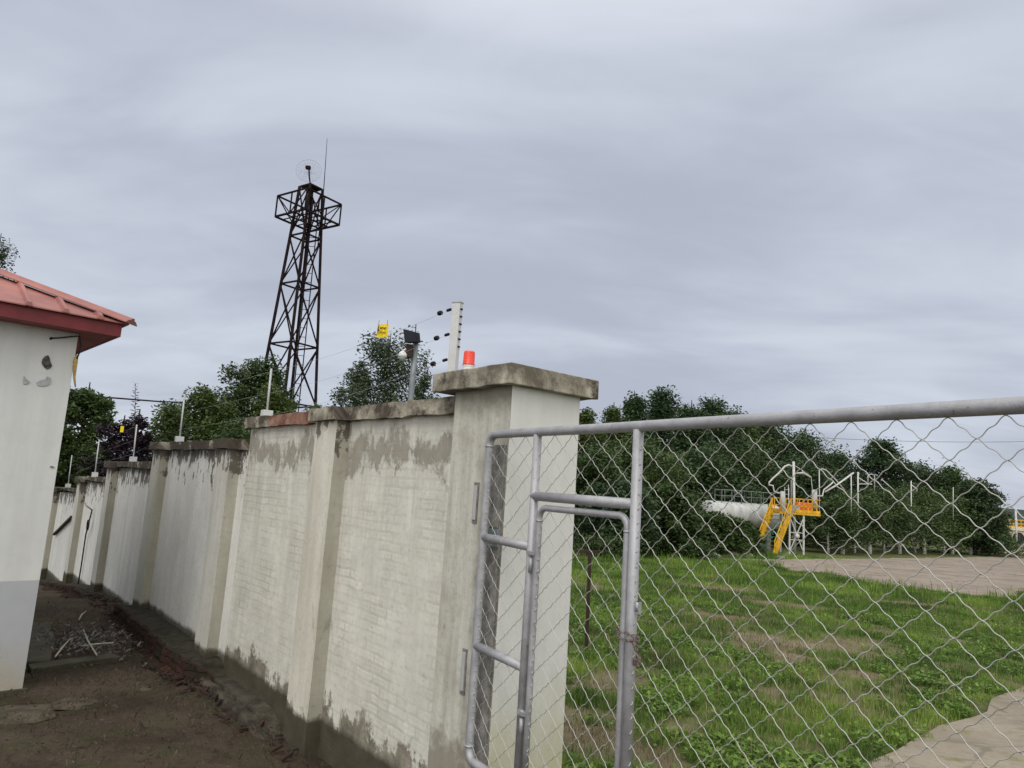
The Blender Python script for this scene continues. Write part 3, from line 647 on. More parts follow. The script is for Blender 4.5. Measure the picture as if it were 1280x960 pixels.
CW, CH = .15, .125
def wires(name, t0, t1, z0, z1, par, toff=0., zoff=0., rw=.0017):
    mb = MB(); L = sqrt((CW/2)**2+(CH/2)**2)      # side of a diamond
    for dirn in (1, -1):
        # lines: (t-toff)/CW - dirn*(z-zoff)/CH = k
        k0 = int(math.floor(min((t0-toff)/CW-dirn*(q-zoff)/CH for q in (z0, z1))))-1
        k1 = int(math.ceil(max((t1-toff)/CW-dirn*(q-zoff)/CH for q in (z0, z1))))+1
        for k in range(k0, k1+1):
            # param z ; t = toff + CW*(k + dirn*(z-zoff)/CH)
            lo, hi = z0, z1
            za = zoff+dirn*CH*((t0-toff)/CW-k); zb = zoff+dirn*CH*((t1-toff)/CW-k)
            lo = max(lo, min(za, zb)); hi = min(hi, max(za, zb))
            if hi-lo < .006: continue
            n = max(3, int((hi-lo)/(CH/2)*14)); pts = []
            jit = random.uniform(-.0015, .0015)
            for i in range(n+1):
                z = lo+(hi-lo)*i/n; t = toff+CW*(k+dirn*(z-zoff)/CH)
                u = (z-zoff)/(CH/2)                       # crossings at integer u
                wv = sin(4*pi*u)*.0023        # wave, two swings per side
                cz = z-wv*1.0
                ct = t+dirn*wv*.35+jit
                ph = int(k) % 2
                out = cos(pi*u)*rw*1.15*dirn
                pts.append(G(min(max(ct, t0), t1), min(max(cz, z0), z1), out))
            mb.tube(pts, rw, 5, caps=False)
    return mb.build(name, M['wire'], par)
TO = 2.262-.15*15; ZO = 2.49
wires('wire_mesh', T2+.02, 2.885, ZB+.02, ZT-.02, gate, TO, ZO)
wires('wire_mesh', 2.915, GE-.02, ZB+.02, ZT-.02, gate, TO, ZO)
wires('wire_mesh', T1+.02, T2-.02, 2.19, ZT-.02, gate, TO+.03, ZO)
wires('wire_mesh', .02, T1-.02, ZB+.02, ZT-.02, gate, TO+.06, ZO)
# wicket leaf
WT0, WT1, WZT = .545, 1.215, 2.115
wk = MB(); r2 = .055
pth = [G(WT0, ZB+.03), G(WT0, ZB+.5)]+arc(WT0+r2, WZT-r2, r2, pi, pi/2, 7)+arc(WT1-r2, WZT-r2, r2, pi/2, 0, 7)+[G(WT1, ZB+.5), G(WT1, ZB+.03)]
wk.tube(pth, .0165, 12); wicket = wk.build('wicket_frame', M['gate'], gate)
mb = MB(); mb.tube([G(WT0, ZB+.05), G(WT1, ZB+.05)], .0165, 12); mb.build('bottom_rail', M['gate'], wicket)
for (tt, zz) in ((WT0, WZT-r2-.012), (WT1, WZT-r2-.012)):
    mb = MB(); mb.tube([G(tt, zz-.005), G(tt, zz+.005)], .0185, 12); mb.build('weld_collar', M['gate'], wicket)
o = wires('wicket_mesh', WT0+.014, WT1-.014, ZB+.06, WZT-.02, wicket, TO+.02, ZO-.02)
for zz in (1.84, 1.05):
    mb = MB(); mb.tube([G((T1+WT0)/2, zz-.06, .018), G((T1+WT0)/2, zz+.015, .018)], .011, 10); mb.tube([G((T1+WT0)/2, zz+.02, .018), G((T1+WT0)/2, zz+.055, .018)], .0095, 10)
    mb.bar(G(T1, zz+.04, .016), G(WT0, zz+.04, .016), .03, .018); mb.build('hinge', M['gate'], gate)
mb = MB(); mb.tube([G(T2+.035, 1.72, 0), G(T2+.035, 1.76, 0)], .012, 8); mb.bar(G(T2+.01, 1.735, 0), G(T2+.05, 1.735, 0), .014, .05); mb.build('latch_bracket', M['gate'], gate)
# spatter and hooks where mesh ends are tied round the stiles
mb = MB()
for tt, sgn in ((T2+.021, 1), (WT0+.014, 1), (.02, 1)):
    z = ZB+.1
    while z < (ZT-.05 if tt != WT0+.014 else WZT-.08):
        mb = MB(); mb.tube([G(tt+a*.006*sgn, z+b*.008, .004+.006*c) for a, b, c in ((-1, -1, 0), (.6, -.8, 1), (1, 0, .3), (.5, .9, -1), (-1, 1, 0))], .0022, 5); mb.build('wire_hook', M['wire'], gate); z += CH/2+random.uniform(-.006, .006)
# chain round the two stiles, and padlock
mb = MB(); cc = (WT1+T2)/2; a_, b_ = (T2-WT1)/2+.034, .036
for lp, dz in ((0, 0), (1, -.022)):
    nl = 18
    for i in range(nl):
        a = 2*pi*(i+lp*.5)/nl; c = G(cc+a_*cos(a), 1.625+dz+.008*sin(a*2+lp)-.012*cos(a), b_*sin(a)); tg = (GD*(-a_*sin(a))+GN*(b_*cos(a))).normalized()
        nn = (GD*cos(a)+GN*sin(a)).normalized(); up = Vector((0, 0, 1)) if i % 2 else nn
        mb.tube([c+tg*.0105*cos(u)*1.25+up*.0055*sin(u) for u in np.linspace(0, 2*pi, 11)[:-1]], .0018, 5, closed=True)
for i in range(7):
    c = G(T2+.045+.004*i, 1.60-.013*i, .03-.004*i); up = GD if i % 2 else GN
    mb.tube([c+Vector((0, 0, .011))*cos(u)*1.1+up*.0055*sin(u) for u in np.linspace(0, 2*pi, 11)[:-1]], .0018, 5, closed=True)
o = mb.build('chain', M['chain'], None, G(cc, 1.6)); tag(o, 'rusty thin chain looped round the wicket stile and gate post', 'chain')
plk = empty('padlock', G(T2+.05, 1.50, .01), 'small metal padlock hanging from the rusty chain on the gate', 'padlock')
mb = MB(); mb.box(G(T2+.05, 1.515, .01), (.034, .014, .03), atan2(GD.y, GD.x)); mb.build('lock_body', M['chain'], plk, bevel=.003)
mb = MB(); mb.tube([G(T2+.05-.011*cos(u), 1.53+.022*sin(u), .01) for u in np.linspace(0, pi, 9)], .0028, 6); mb.build('shackle', M['gate'], plk)

# ------------------------------------------------------------------ electric fence on the wall
fp = empty('fence_post', W(1.0, .3, 2.97), 'tall flat sided white fence post with insulators standing at the back of the pillar cap', 'fence post')
px, pz = 1.05, 0; base = at(565.5, 462, 4.93); topp = at(572.5, 379, 4.93); bx, by = (base.x+topp.x)/2, 4.93
fp.location = (bx, by, 2.945); ang = A
mb = MB(); zt_ = topp.z; hw = .030
mb.box((bx, by, (2.945+zt_)/2), (.062, .05, zt_-2.945), pi/2-A if False else radians(-25)); fpb = mb.build('mast', M['whitepost'], fp, bevel=.004)
mb = MB(); mb.box((bx, by, zt_+.004), (.07, .058, .01), radians(-25)); mb.build('end_cap', M['steelpost'], fp)
mb = MB(); mb.box((bx, by, 2.953), (.12, .1, .012), radians(-25)); mb.build('base_plate', M['steelpost'], fp)
zw = [at(566, 385, 4.93).z, at(563, 416, 4.93).z, at(561, 448, 4.93).z]
for k in range(6):
    z = zt_-.045-k*.055-.0 if k < 5 else zt_-.045-k*.055
    mb = MB(); mb.bar((bx+.027, by-.013, z), (bx+.037, by-.018, z-.002), .022, .010); mb.build('bolt', M['black'], fp)
POSTS = [((333.5, 517), (343, 460)), ((224, 551), (231, 493)), ((166, 577), (171, 531)), ((118, 597), (124, 550)), ((84.5, 611), (90, 569))]
plab = ['thin white wire post on the highest wall coping, in front of the lattice tower', 'thin white wire post on the second highest wall step, before the green bushes', 'thin white wire post on the third wall step, before the purple plum', 'thin white wire post on the fourth wall step, second from the house', 'thin white wire post on the lowest visible wall step, nearest the house']
pts_post = []
for i, (b, tp) in enumerate(POSTS):
    t, zb = onw(*b, .22); t2, zt2 = onw(*tp, .22)
    sec = [q for q in SEC if q[0] <= t <= q[1]][0]; zc_ = sec[2]+(sec[3]-sec[2])*(t-sec[0])/(sec[1]-sec[0])
    e = empty('wire_post', W(t, .22, zc_), plab[i], 'fence post', 'thin fence posts along the wall top'); tx, ty, _ = W(t2 if i != 0 else t+.02, .22)
    x0, y0, _ = W(t, .22); mb = MB(); mb.tube([(x0, y0, zc_), (tx, ty, zt2)], .0125, 8); mb.build('rod', M['steelpost'], e)
    mb = MB(); mb.box((x0, y0, zc_+.05), (.11, .09, .1), -A); mb.build('base_block', M['whitepost'], e, bevel=.004)
    pts_post.append(Vector((tx, ty, zt2-.03)))
# three tensioned wires from the flat post to the first thin post; tension insulators
mb = MB(); ends = []
for k, z in enumerate(zw):
    a = Vector((bx-.035, by+.02, z)); tgt = pts_post[0]+Vector((0, 0, -.28*k*.9)); dv = (tgt-a)
    mb.tube([a+dv*f+Vector((0, 0, -.05*4*f*(1-f))) for f in np.linspace(0, 1, 14)], .0011, 4); ends.append((a, dv.normalized(), tgt))
    for i in range(4):
        p = pts_post[i]+Vector((0, 0, -.25*k)); q = pts_post[i+1]+Vector((0, 0, -.25*k)); mb.tube([p, q], .0012, 4)
o = mb.build('electric_wires', M['steelpost'], None, (bx, by, zt_)); tag(o, 'thin bare security wires strung over the wall top from the flat white post', 'wires')
ilab = ['on the top wire', 'on the middle wire', 'on the bottom wire']
for k, (a, dv, tgt) in enumerate(ends):
    for j, (d0, r_, cat) in enumerate(((.05, .011, 'ceramic'), (.17+.02*k, .017, 'knob'))):
        mb = MB(); c = a+dv*d0
        if j == 0: mb.lathe(c-dv*.03, [(.004, 0), (r_, .008), (r_, .05), (.004, .06)], 10, dv)
        else: mb.lathe(c-dv*.022, [(.006, 0), (r_, .006), (r_*.7, .015), (r_*1.1, .022), (r_*.7, .03), (r_, .038), (.006, .044)], 10, dv)
        o = mb.build('wire_insulator', M['black'], None, c)
        tag(o, ('slim black strain insulator ' if j == 0 else 'round ribbed black insulator ')+ilab[k]+(', closest to the flat white post' if j == 0 else ', a hand from the flat white post'), 'insulator', 'wire insulators beside the post')
# yellow warning sign on the wires
def sign(name, cx_, cy_, Y, wpx, hpx, label, par_t):
    c = at(cx_, cy_, Y); k = Y/F; wd, ht = wpx*k, hpx*k
    e = empty(name, c, label, 'sign', None); rz = radians(-12)
    mb = MB(); nx = 8; V = []; ca, sa = cos(rz), sin(rz)
    for dy in (0, .004):
        for i in range(nx+1):
            for j in range(2):
                x = -wd/2+wd*i/nx; y = .012*sin(i*.9)+dy; z = (-ht/2 if j == 0 else ht/2)+.05*x; V.append((c.x+x*ca-y*sa, c.y+x*sa+y*ca, c.z+z))
    n2 = 2*(nx+1); Fs = [(2*i, 2*i+2, 2*i+3, 2*i+1) for i in range(nx)]+[(n2+2*i+1, n2+2*i+3, n2+2*i+2, n2+2*i) for i in range(nx)]+[(2*i+1, 2*i+3, n2+2*i+3, n2+2*i+1) for i in range(nx)]+[(2*i+2, 2*i, n2+2*i, n2+2*i+2) for i in range(nx)]+[(0, 1, n2+1, n2), (2*nx+1, 2*nx, n2+2*nx, n2+2*nx+1)]
    mb.add(V, Fs); mb.build('plate', M['yellow'], e)
    def P(x, z, o=-.016): return (c.x+x*ca-o*sa, c.y+x*sa+o*ca, c.z+z+.05*x)
    mb = MB(); s = ht
    zig = [(-.36, .32), (-.24, .34), (-.31, .08), (-.21, .10), (-.40, -.36), (-.36, -.02), (-.43, -.03)]
    mb.add([P(a*wd, b*ht) for a, b in zig], [(0, 2, 1), (0, 6, 2), (6, 5, 2), (5, 3, 2), (5, 4, 3)])
    mb.build('warning_bolt', M['ink'], e)
    for q, (txt, zz) in enumerate((('高压危险', .12), ('禁止攀登', -.22))):
        cu = bpy.data.curves.new('lettering', 'FONT'); cu.body = txt; cu.size = wd*.165; cu.align_x = 'CENTER'; cu.extrude = .0005; cu.offset = .0008
        to = bpy.data.objects.new('lettering', cu); COL.objects.link(to); dg = bpy.context.evaluated_depsgraph_get(); me = bpy.data.meshes.new_from_object(to.evaluated_get(dg)); bpy.data.objects.remove(to)
        lo = bpy.data.objects.new('lettering', me); COL.objects.link(lo); me.materials.clear(); me.materials.append(M['ink']); lo.parent = e
        p = Vector(P(wd*.13, zz*ht, -.0165)); lo.location = p-c; lo.rotation_euler = (pi/2, 0, rz)
    for i in (-1, 1):
        mb = MB(); mb.tube([P(i*wd*.4, ht*.42, 0), P(i*wd*.4, ht*.42+.03, .0), P(i*wd*.38, ht*.42+.05, .0)], .002, 5); mb.build('hanger', M['cable'], e)
sign('warning_sign', 478, 413.5, 6.25, 14.5, 17, 'yellow warning sign with black characters hung on the wires above the wall', 0)
p2 = at(152.5, 536.5, 14.0); mb = MB(); mb.box(p2, (.06, .008, .12), .2); o = mb.build('warning_sign', M['yellow'], None, p2); tag(o, 'tiny yellow sign hanging in front of the purple plum', 'sign')
# beacon
bc = at(585.5, 459, 4.62); e = empty('warning_beacon', (bc.x, 4.62, 2.945), 'red cylindrical warning beacon on the pillar cap beside the white post', 'beacon')
mb = MB(); mb.lathe((bc.x, 4.62, 2.943), [(.046, 0), (.046, .01), (.036, .014), (.038, .045), (.041, .052)], 20); mb.build('base', M['white'], e)
mb = MB(); mb.lathe((bc.x, 4.62, 2.995), [(.041, 0), (.042, .006), (.0395, .01), (.0375, .086), (.034, .096), (.01, .10)], 24); mb.build('lens', M['beacon'], e)

# ------------------------------------------------------------------ camera pole with floodlight behind the wall
YP = 8.4; pb = at(512, 503, YP); pt = at(520, 424, YP); pole = empty('camera_pole', (pb.x, YP, 0), 'grey pole rising behind the wall with brackets for a floodlight and dome camera', 'pole')
mb = MB(); mb.tube([(pb.x, YP, 0), (pb.x+.01, YP, pb.z), (pt.x, YP, pt.z)], .036, 12); mb.build('shaft', M['grey'], pole)
jb = at(514, 440, YP); mb = MB(); mb.box((jb.x-.02, YP-.05, jb.z), (.075, .08, .16), .2); mb.build('junction_box', M['rust'], pole, bevel=.006)
mb = MB(); a0 = at(519, 424, YP); mb.tube([a0, at(520, 405, YP)], .006, 6); mb.build('rod_aerial', M['cable'], pole)
fl = empty('floodlight', at(513, 419, YP-.08), 'black solar floodlight box tilted at the top of the grey pole', 'floodlight')
q = [at(503.5, 411, YP-.16), at(520.5, 415.5, YP-.1), at(521.5, 428, YP-.1), at(506, 428.5, YP-.16)]; bk = [p+Vector((.03, .10, .015)) for p in q]
mb = MB(); mb.hexa([q[3], q[2], bk[2], bk[3], q[0], q[1], bk[1], bk[0]]); mb.build('housing', M['black'], fl, bevel=.008)
mb = MB(); c_ = (q[0]+q[1]+q[2]+q[3])/4; mb.hexa([p.lerp(c_, .12)+Vector((0, -.006, 0)) for p in (q[3], q[2])]+[p.lerp(c_, .12)+Vector((0, .002, 0)) for p in (q[2], q[3])]+[p.lerp(c_, .12)+Vector((0, -.006, 0)) for p in (q[0], q[1])]+[p.lerp(c_, .12)+Vector((0, .002, 0)) for p in (q[1], q[0])])
mb.build('panel', simple('dark_glass', (.008, .010, .016), .5, 0, .1, 4, 0, spec=.2), fl)
dc = at(502, 446, YP-.1); e = empty('dome_camera', dc, 'white dome camera hanging from a bracket on the grey pole', 'camera')
mb = MB(); mb.tube([at(513, 438, YP-.03), at(507, 436.5, YP-.08), at(503, 439, YP-.1)], .012, 8); mb.build('bracket', M['white'], e)
mb = MB(); mb.lathe(dc+Vector((.01, 0, -.005)), [(.045, 0), (.055, .005), (.05, .04), (.03, .068), (.015, .075)], 18); mb.build('housing', M['white'], e)
mb = MB(); mb.lathe(dc+Vector((.01, 0, -.053)), [(.008, -.002), (.028, .008), (.042, .03), (.046, .05)], 18); mb.build('dome', simple('smoked_dome', (.30, .32, .31), .2, 0, .1, 4, 0, spec=.5), e)

# ------------------------------------------------------------------ lattice tower
TC = at(389, 235, 40); TB = Vector((TC.x, 40, 0)); ZTOP = TC.z
tw = empty('lattice_tower', (TB.x, TB.y, -1), 'dark lattice steel tower with a railed platform near its top', 'tower')
def rd(z): return (.66+(ZTOP-z)*(1.58-.66)/(ZTOP-6.1))       # half diagonal at height z
TH = radians(-11)
def leg(k, z): a = TH+k*pi/2; r_ = rd(z); return Vector((TB.x+r_*cos(a)*1.0, TB.y-r_*sin(a), z))
for k in range(4):
    mb = MB(); mb.bar(leg(k, -1.2), leg(k, ZTOP), .135); mb.build('leg', M['tower'], tw)
levels = [ZTOP, at(383, 297, 40).z, at(373, 357, 40).z, at(366, 432, 40).z, at(360, 506, 40).z, 2.4, -.9]
mids = []
for i in range(len(levels)-1):
    a, b = levels[i], levels[i+1]; mb = MB()
    for k in range(4):
        k2 = (k+1) % 4
        mb.bar(leg(k, b), leg(k2, b), .085); mb.bar(leg(k, a-.1), leg(k2, b+.1), .06); mb.bar(leg(k2, a-.1), leg(k, b+.1), .06)
    mb.build('bracing', M['tower'], tw)
mb = MB(); mb.add([leg(k, ZTOP+.06)+Vector((0, 0, 0)) for k in range(4)]+[leg(k, ZTOP-.04) for k in range(4)], [(3, 2, 1, 0), (4, 5, 6, 7), (0, 1, 5, 4), (1, 2, 6, 5), (2, 3, 7, 6), (3, 0, 4, 7)]); mb.build('top_plate', M['tower'], tw)
# platform ring
PR = 1.84; ZP1 = at(391, 259, 40).z; ZP0 = at(391, 287, 40).z
ZP1 = at(350, 241, 40).z-.35; ZP0 = ZP1-1.28
def pc(k, z, r_=PR): a = TH+k*pi/2; return Vector((TB.x+r_*cos(a), TB.y-r_*sin(a), z))
mb = MB()
for k in range(4):
    a, b = pc(k, 0), pc((k+1) % 4, 0)
    for z in (ZP0, ZP1): mb.bar(Vector((a.x, a.y, z)), Vector((b.x, b.y, z)), .085 if z == ZP1 else .10)
    mb.bar(pc(k, ZP0), pc(k, ZP1), .075); m_ = (a+b)/2
    mb.bar(Vector((m_.x, m_.y, ZP0)), Vector((m_.x, m_.y, ZP1)), .07); mb.bar(Vector((a.x, a.y, ZP1)), Vector((m_.x, m_.y, ZP0)), .05); mb.bar(Vector((b.x, b.y, ZP1)), Vector((m_.x, m_.y, ZP0)), .05)
mb.build('platform_railing', M['tower'], tw)
mb = MB()
for f in (.2, .4, .6, .8):
    for (k, k2, k3, k4) in ((0, 1, 3, 2), ): mb.bar(pc(0, ZP0).lerp(pc(1, ZP0), f), pc(3, ZP0).lerp(pc(2, ZP0), f), .05)
for f in (.36, .64): mb.bar(pc(0, ZP0).lerp(pc(3, ZP0), f), pc(1, ZP0).lerp(pc(2, ZP0), f), .07)
mb.build('platform_floor', M['tower'], tw)
mb = MB()
la, lb = (lambda z: leg(0, z).lerp(leg(1, z), .30)), (lambda z: leg(0, z).lerp(leg(1, z), .52) if False else leg(0, z).lerp(leg(3, z), .30)+Vector((-.1, 0, 0)))
for side in (.0, .38):
    mb.bar(Vector((TB.x+.62-side, TB.y+.45, -1)), Vector((TB.x+.48-side, TB.y+.3, ZTOP-.5)), .05)
z = -.8
while z < ZTOP-.6:
    f = (z+1)/(ZTOP+.5); mb.bar(Vector((TB.x+.62-.14*f, TB.y+.45-.15*f, z)), Vector((TB.x+.24-.14*f, TB.y+.45-.15*f, z)), .028); z += .55
mb.build('ladder', M['tower'], tw)
mb = MB(); mb.tube([(TB.x-.02, TB.y, ZTOP), at(386.6, 221, 39.7), at(386.2, 209.5, 39.5)], .045, 8); mb.build('mast', M['tower'], tw)
ra = at(404, 246, 40); rb = at(409, 173, 40); e_ = empty('whip_aerial', ra, 'tall thin whip aerial on the right edge of the tower top', 'aerial')
mb = MB(); mb.tube([ra+Vector((0, 0, -3)), ra, rb], [.035, .03, .012], 6); mb.build('rod', M['tower'], e_)
dcx = at(386, 213.5, 39.8); e_ = empty('dish_aerial', dcx, 'round mesh dish aerial with a dark feed on the tower mast', 'dish')
mb = MB(); RD = 16.3*40/F; rim = []
dn = Vector((.15, -1, .12)).normalized(); du = Vector((1, .15, 0)).normalized(); dv_ = dn.cross(du).normalized()
def dp(r_, a): return dcx+(du*cos(a)+dv_*sin(a))*r_*RD+dn*(.28*r_*r_-.28)
mb.tube([dp(1, a) for a in np.linspace(0, 2*pi, 41)[:-1]], .011, 5, closed=True)
for r_ in (.2, .4, .6, .8): mb.tube([dp(r_, a) for a in np.linspace(0, 2*pi, 33)[:-1]], .0035, 4, closed=True)
for k in range(24): mb.tube([dp(r_, k*pi/12) for r_ in (.08, .4, .7, 1)], .0035, 4)
for k in range(6): mb.tube([dp(r_, k*pi/3) for r_ in (.0, .4, .7, 1)], .006, 4)
mb.build('reflector', simple('dish_wire', (.32, .33, .37), .6, .3, .05, 4, 0), e_)
mb = MB(); mb.box(dcx+dn*.35, (.27, .2, .18), 0); mb.build('feed_horn', M['tower'], e_)
mb = MB(); mb.tube([dcx+dn*-.2, dcx+dn*.35], .02, 6); mb.build('feed_arm', M['tower'], e_)

# cables over the left trees
pts = [at(80, 490, 24), at(100, 494.5, 24.5), at(150, 498, 26), at(200, 502, 28), at(260, 504, 32), at(330, 505.5, 38.5)]
mb = MB(); mb.tube(pts, .03, 6); o = mb.build('overhead_cable', M['cable'], None, pts[0]); tag(o, 'black overhead cable stretched across the trees behind the wall, towards the lattice tower', 'cable')
for k, (a, b, lab) in enumerate(((at(1085, 550, 90), at(1340, 550.5, 90), 'thin far power line crossing the sky above the hedge, upper of two'), (at(1100, 533, 92), at(1340, 525, 92), 'thin far power line just under the gate top rail, lower trees beneath'))):
    if k: continue
    mb = MB(); mb.tube([a+(b-a)*f+Vector((0, 0, -1.2*4*f*(1-f)*.2)) for f in np.linspace(-.35, 1.2, 14)], .022, 4); o = mb.build('power_line', M['cable'], None, a); tag(o, 'thin far power line crossing the sky above the hedges', 'power line')

# ------------------------------------------------------------------ house corner
HC = Vector((-4.43, 7.045, 0)); HA = radians(47.2); HE = Vector((sin(HA), cos(HA), 0)); HF = Vector((-cos(HA), sin(HA), 0))
def H(a, b, z): return HC-HE*a+HF*b+Vector((0, 0, z))      # a: metres left along the front, b: back along the side
ZE = 3.478; OH = .31; LX, LY = 8.0, 5.5
house = empty('house', HC, 'white painted single storey house with grey lower band and red metal roof', 'house')
def hbox(mb, a0, a1, b0, b1, z0, z1): return mb.hexa([H(a1, b0, z0), H(a0, b0, z0), H(a0, b1, z0), H(a1, b1, z0), H(a1, b0, z1), H(a0, b0, z1), H(a0, b1, z1), H(a1, b1, z1)])
mb = MB()
na, nz_ = 30, 24
def grid(mb, fn, n, m): mb.add([fn(i/n, j/m) for i in range(n+1) for j in range(m+1)], [(i*(m+1)+j, (i+1)*(m+1)+j, (i+1)*(m+1)+j+1, i*(m+1)+j+1) for i in range(n) for j in range(m)])
ptw = lambda u, v: (fbm([u*3], [v*3], 4)[0]-.5)*.012
grid(mb, lambda u, v: H(LX*(1-u), ptw(u*LX, v*3.5)*(1 if 0 < u < 1 else 0), -.5+(ZE+.5)*v), na, nz_)
grid(mb, lambda u, v: H(0, LY*u, -1.2+(ZE+1.2)*v), 12, 8); grid(mb, lambda u, v: H(LX*u, LY, -1.2+(ZE+1.2)*v), 4, 4); grid(mb, lambda u, v: H(LX, LY*(1-u), -1.2+(ZE+1.2)*v), 4, 4)
mb.build('wall', M['house'], house, uvf={'T': lambda x, y, z: ((Vector((x, y, 0))-HC).dot(HE)+(Vector((x, y, 0))-HC).dot(HF)*.9, ZE-z), 'B': lambda x, y, z: ((Vector((x, y, 0))-HC).dot(HE)+(Vector((x, y, 0))-HC).dot(HF)*.9, z)})
mb = MB(); hbox(mb, -.035, LX, -.04, .5, -.5, .05); mb.build('plinth', M['slab'], house)
mb = MB(); hbox(mb, -OH+.01, LX+OH, -OH+.01, LY+OH, ZE, ZE+.02); mb.build('soffit', M['soffit'], house)
mb = MB(); hbox(mb, -OH, LX+OH, -OH, -OH+.025, ZE-.005, ZE+.14); hbox(mb, -OH, -OH+.025, -OH+.025, LY+OH, ZE-.005, ZE+.14); mb.build('fascia', M['fascia'], house)
# hipped roof of ribbed steel
tanp = math.tan(radians(23)); OR = OH+.05; ZR = ZE+.135
def roofz(a, b): return ZR+min(a+OR, b+OR)*tanp
HL = (LY+2*OR)/2
def rp(a, b, up=0.): return H(a, b, roofz(a, b)+up)
mb = MB()
rf = [(-OR, -OR), (LX+OR, -OR), (LX+OR-HL, -OR+HL), (-OR+HL, -OR+HL)]
def slab4(P, th=.012):
    V = [Vector(p) for p in P]; n = len(V); mb.add(V+[p-Vector((0, 0, th)) for p in V], [tuple(range(n))[::-1], tuple(range(n, 2*n))]+[(i, (i+1) % n, (i+1) % n+n, i+n) for i in range(n)])
zr = lambda a, b, m_: H(a, b, ZR+m_*tanp)
slab4([zr(-OR, -OR, 0), zr(LX+OR, -OR, 0), zr(LX+OR-HL, -OR+HL, HL), zr(-OR+HL, -OR+HL, HL)])
slab4([zr(-OR, LY+OR, 0), zr(-OR, -OR, 0), zr(-OR+HL, -OR+HL, HL)])
slab4([zr(LX+OR, LY+OR, 0), zr(-OR, LY+OR, 0), zr(-OR+HL, -OR+HL, HL), zr(LX+OR-HL, -OR+HL, HL)])
slab4([zr(LX+OR, -OR, 0), zr(LX+OR, LY+OR, 0), zr(LX+OR-HL, -OR+HL, HL)])
roof = mb.build('roof', M['roof'], house)
mb = MB(); s_ = .30; a = -OR+.26
while a < LX+OR:
    m_ = min(a+OR, LX+OR-a, HL)-.05
    lo0, hi0 = zr(a, -OR-.012, -.012), zr(a, -OR+m_, m_)
    w_ = .030; e1 = HE*w_
    up = Vector((0, 0, .036)); V = [lo0-e1, lo0-e1*.55+up, lo0+e1*.55+up, lo0+e1, hi0-e1, hi0-e1*.55+up, hi0+e1*.55+up, hi0+e1]
    mb = MB(); mb.add(V, [(0, 1, 5, 4), (1, 2, 6, 5), (2, 3, 7, 6), (3, 2, 1, 0), (4, 5, 6, 7), (0, 4, 7, 3)]); mb.build('standing_rib', M['roof'], roof); a += s_
mb = MB(); a_, b_ = zr(-OR-.02, -OR-.02, -.02)+Vector((0, 0, .03)), zr(-OR+HL, -OR+HL, HL)+Vector((0, 0, .05))
dd = (b_-a_).normalized(); sdv = dd.cross(Vector((0, 0, 1))).normalized(); nU = sdv.cross(dd).normalized()
cp = [(-.10, -.028), (-.10, -.018), (-.055, .012), (-.03, .014), (-.02, .035), (.02, .035), (.03, .014), (.055, .012), (.10, -.018), (.10, -.028)]
mb.add([p+sdv*x+nU*y for p in (a_, b_) for x, y in cp], [(i, i+1, i+11, i+10) for i in range(9)]+[tuple(range(10))[::-1], tuple(range(10, 20)), (0, 10, 19, 9)]); mb.build('hip_cap', M['roof'], roof)
# damage on the wall: flaked patches and a fixing hole, built as shallow flakes
def patch(pxs, name, mat, depth=-.006):
    P = []
    for x, y in pxs:
        r = ray(x, y); n_ = HF; k = (HC-Vector((0, 0, EZ))).dot(n_)/Vector(r).dot(n_); q = Vector(r)*k+Vector((0, 0, EZ)); P.append(q-HF*.011)
    n = len(P); mb = MB(); mb.add(P+[p+HF*.02 for p in P], [tuple(range(n)), tuple(range(n, 2*n))[::-1]]+[((i+1) % n, i, i+n, (i+1) % n+n) for i in range(n)]); mb.build(name, mat, house)
greyp = simple('bare_plaster', (.40, .41, .42), .9, 0, .15, 20, .4, .003)
patch([(30, 470), (33, 474), (37, 477), (35, 480), (29.5, 480)], 'paint_flake', greyp)
patch([(45.5, 478), (52, 475), (57, 474), (59, 470.5), (63, 472.5), (64, 477), (61, 481), (54, 483), (47, 482)], 'paint_flake', greyp)
patch([(53, 449), (56, 445.5), (60, 444), (62, 448), (63, 453), (65, 457), (63, 460), (59, 462), (55, 459), (52, 454)], 'plaster_hole', simple('hole_plaster', (.13, .12, .11), .95, 0, .3, 40, .9, .01, dark=(.03, .03, .03)))
patch([(61.5, 422.5), (64, 421), (66, 423), (64, 425), (62, 424.5)], 'plaster_hole', M['cable'])
patch([(62, 583), (65, 582.3), (68, 583.6), (65, 585)], 'plaster_hole', M['plug'])
def hp(x, y, off=.02):
    r = Vector(ray(x, y)); k = (HC-Vector((0, 0, EZ))).dot(HF)/r.dot(HF); return r*k+Vector((0, 0, EZ))-HF*off
mb = MB(); mb.tube([hp(63, 423), hp(75, 422.5), hp(88, 421), hp(99, 420.5), hp(99.5, 430, .03), hp(99, 440, .03), hp(95, 449, .03)], .007, 6)
tag(mb.build('eave_cable', M['cable'], None, hp(99, 420)), 'loose black cable drooping at the house corner under the red eave', 'cable')
mb = MB(); mb.tube([hp(96, 444, .012), hp(94, 452, .012), hp(93, 462, .012), hp(92.5, 472, .012), hp(94, 484, .012)], [.014, .022, .018, .012, .006], 7)
tag(mb.build('foam_sealant', simple('yellowed_foam', (.50, .36, .12), .8, 0, .2, 30, .5), None, hp(93, 470)), 'streak of yellowed foam filler on the house corner below the eave', 'foam')

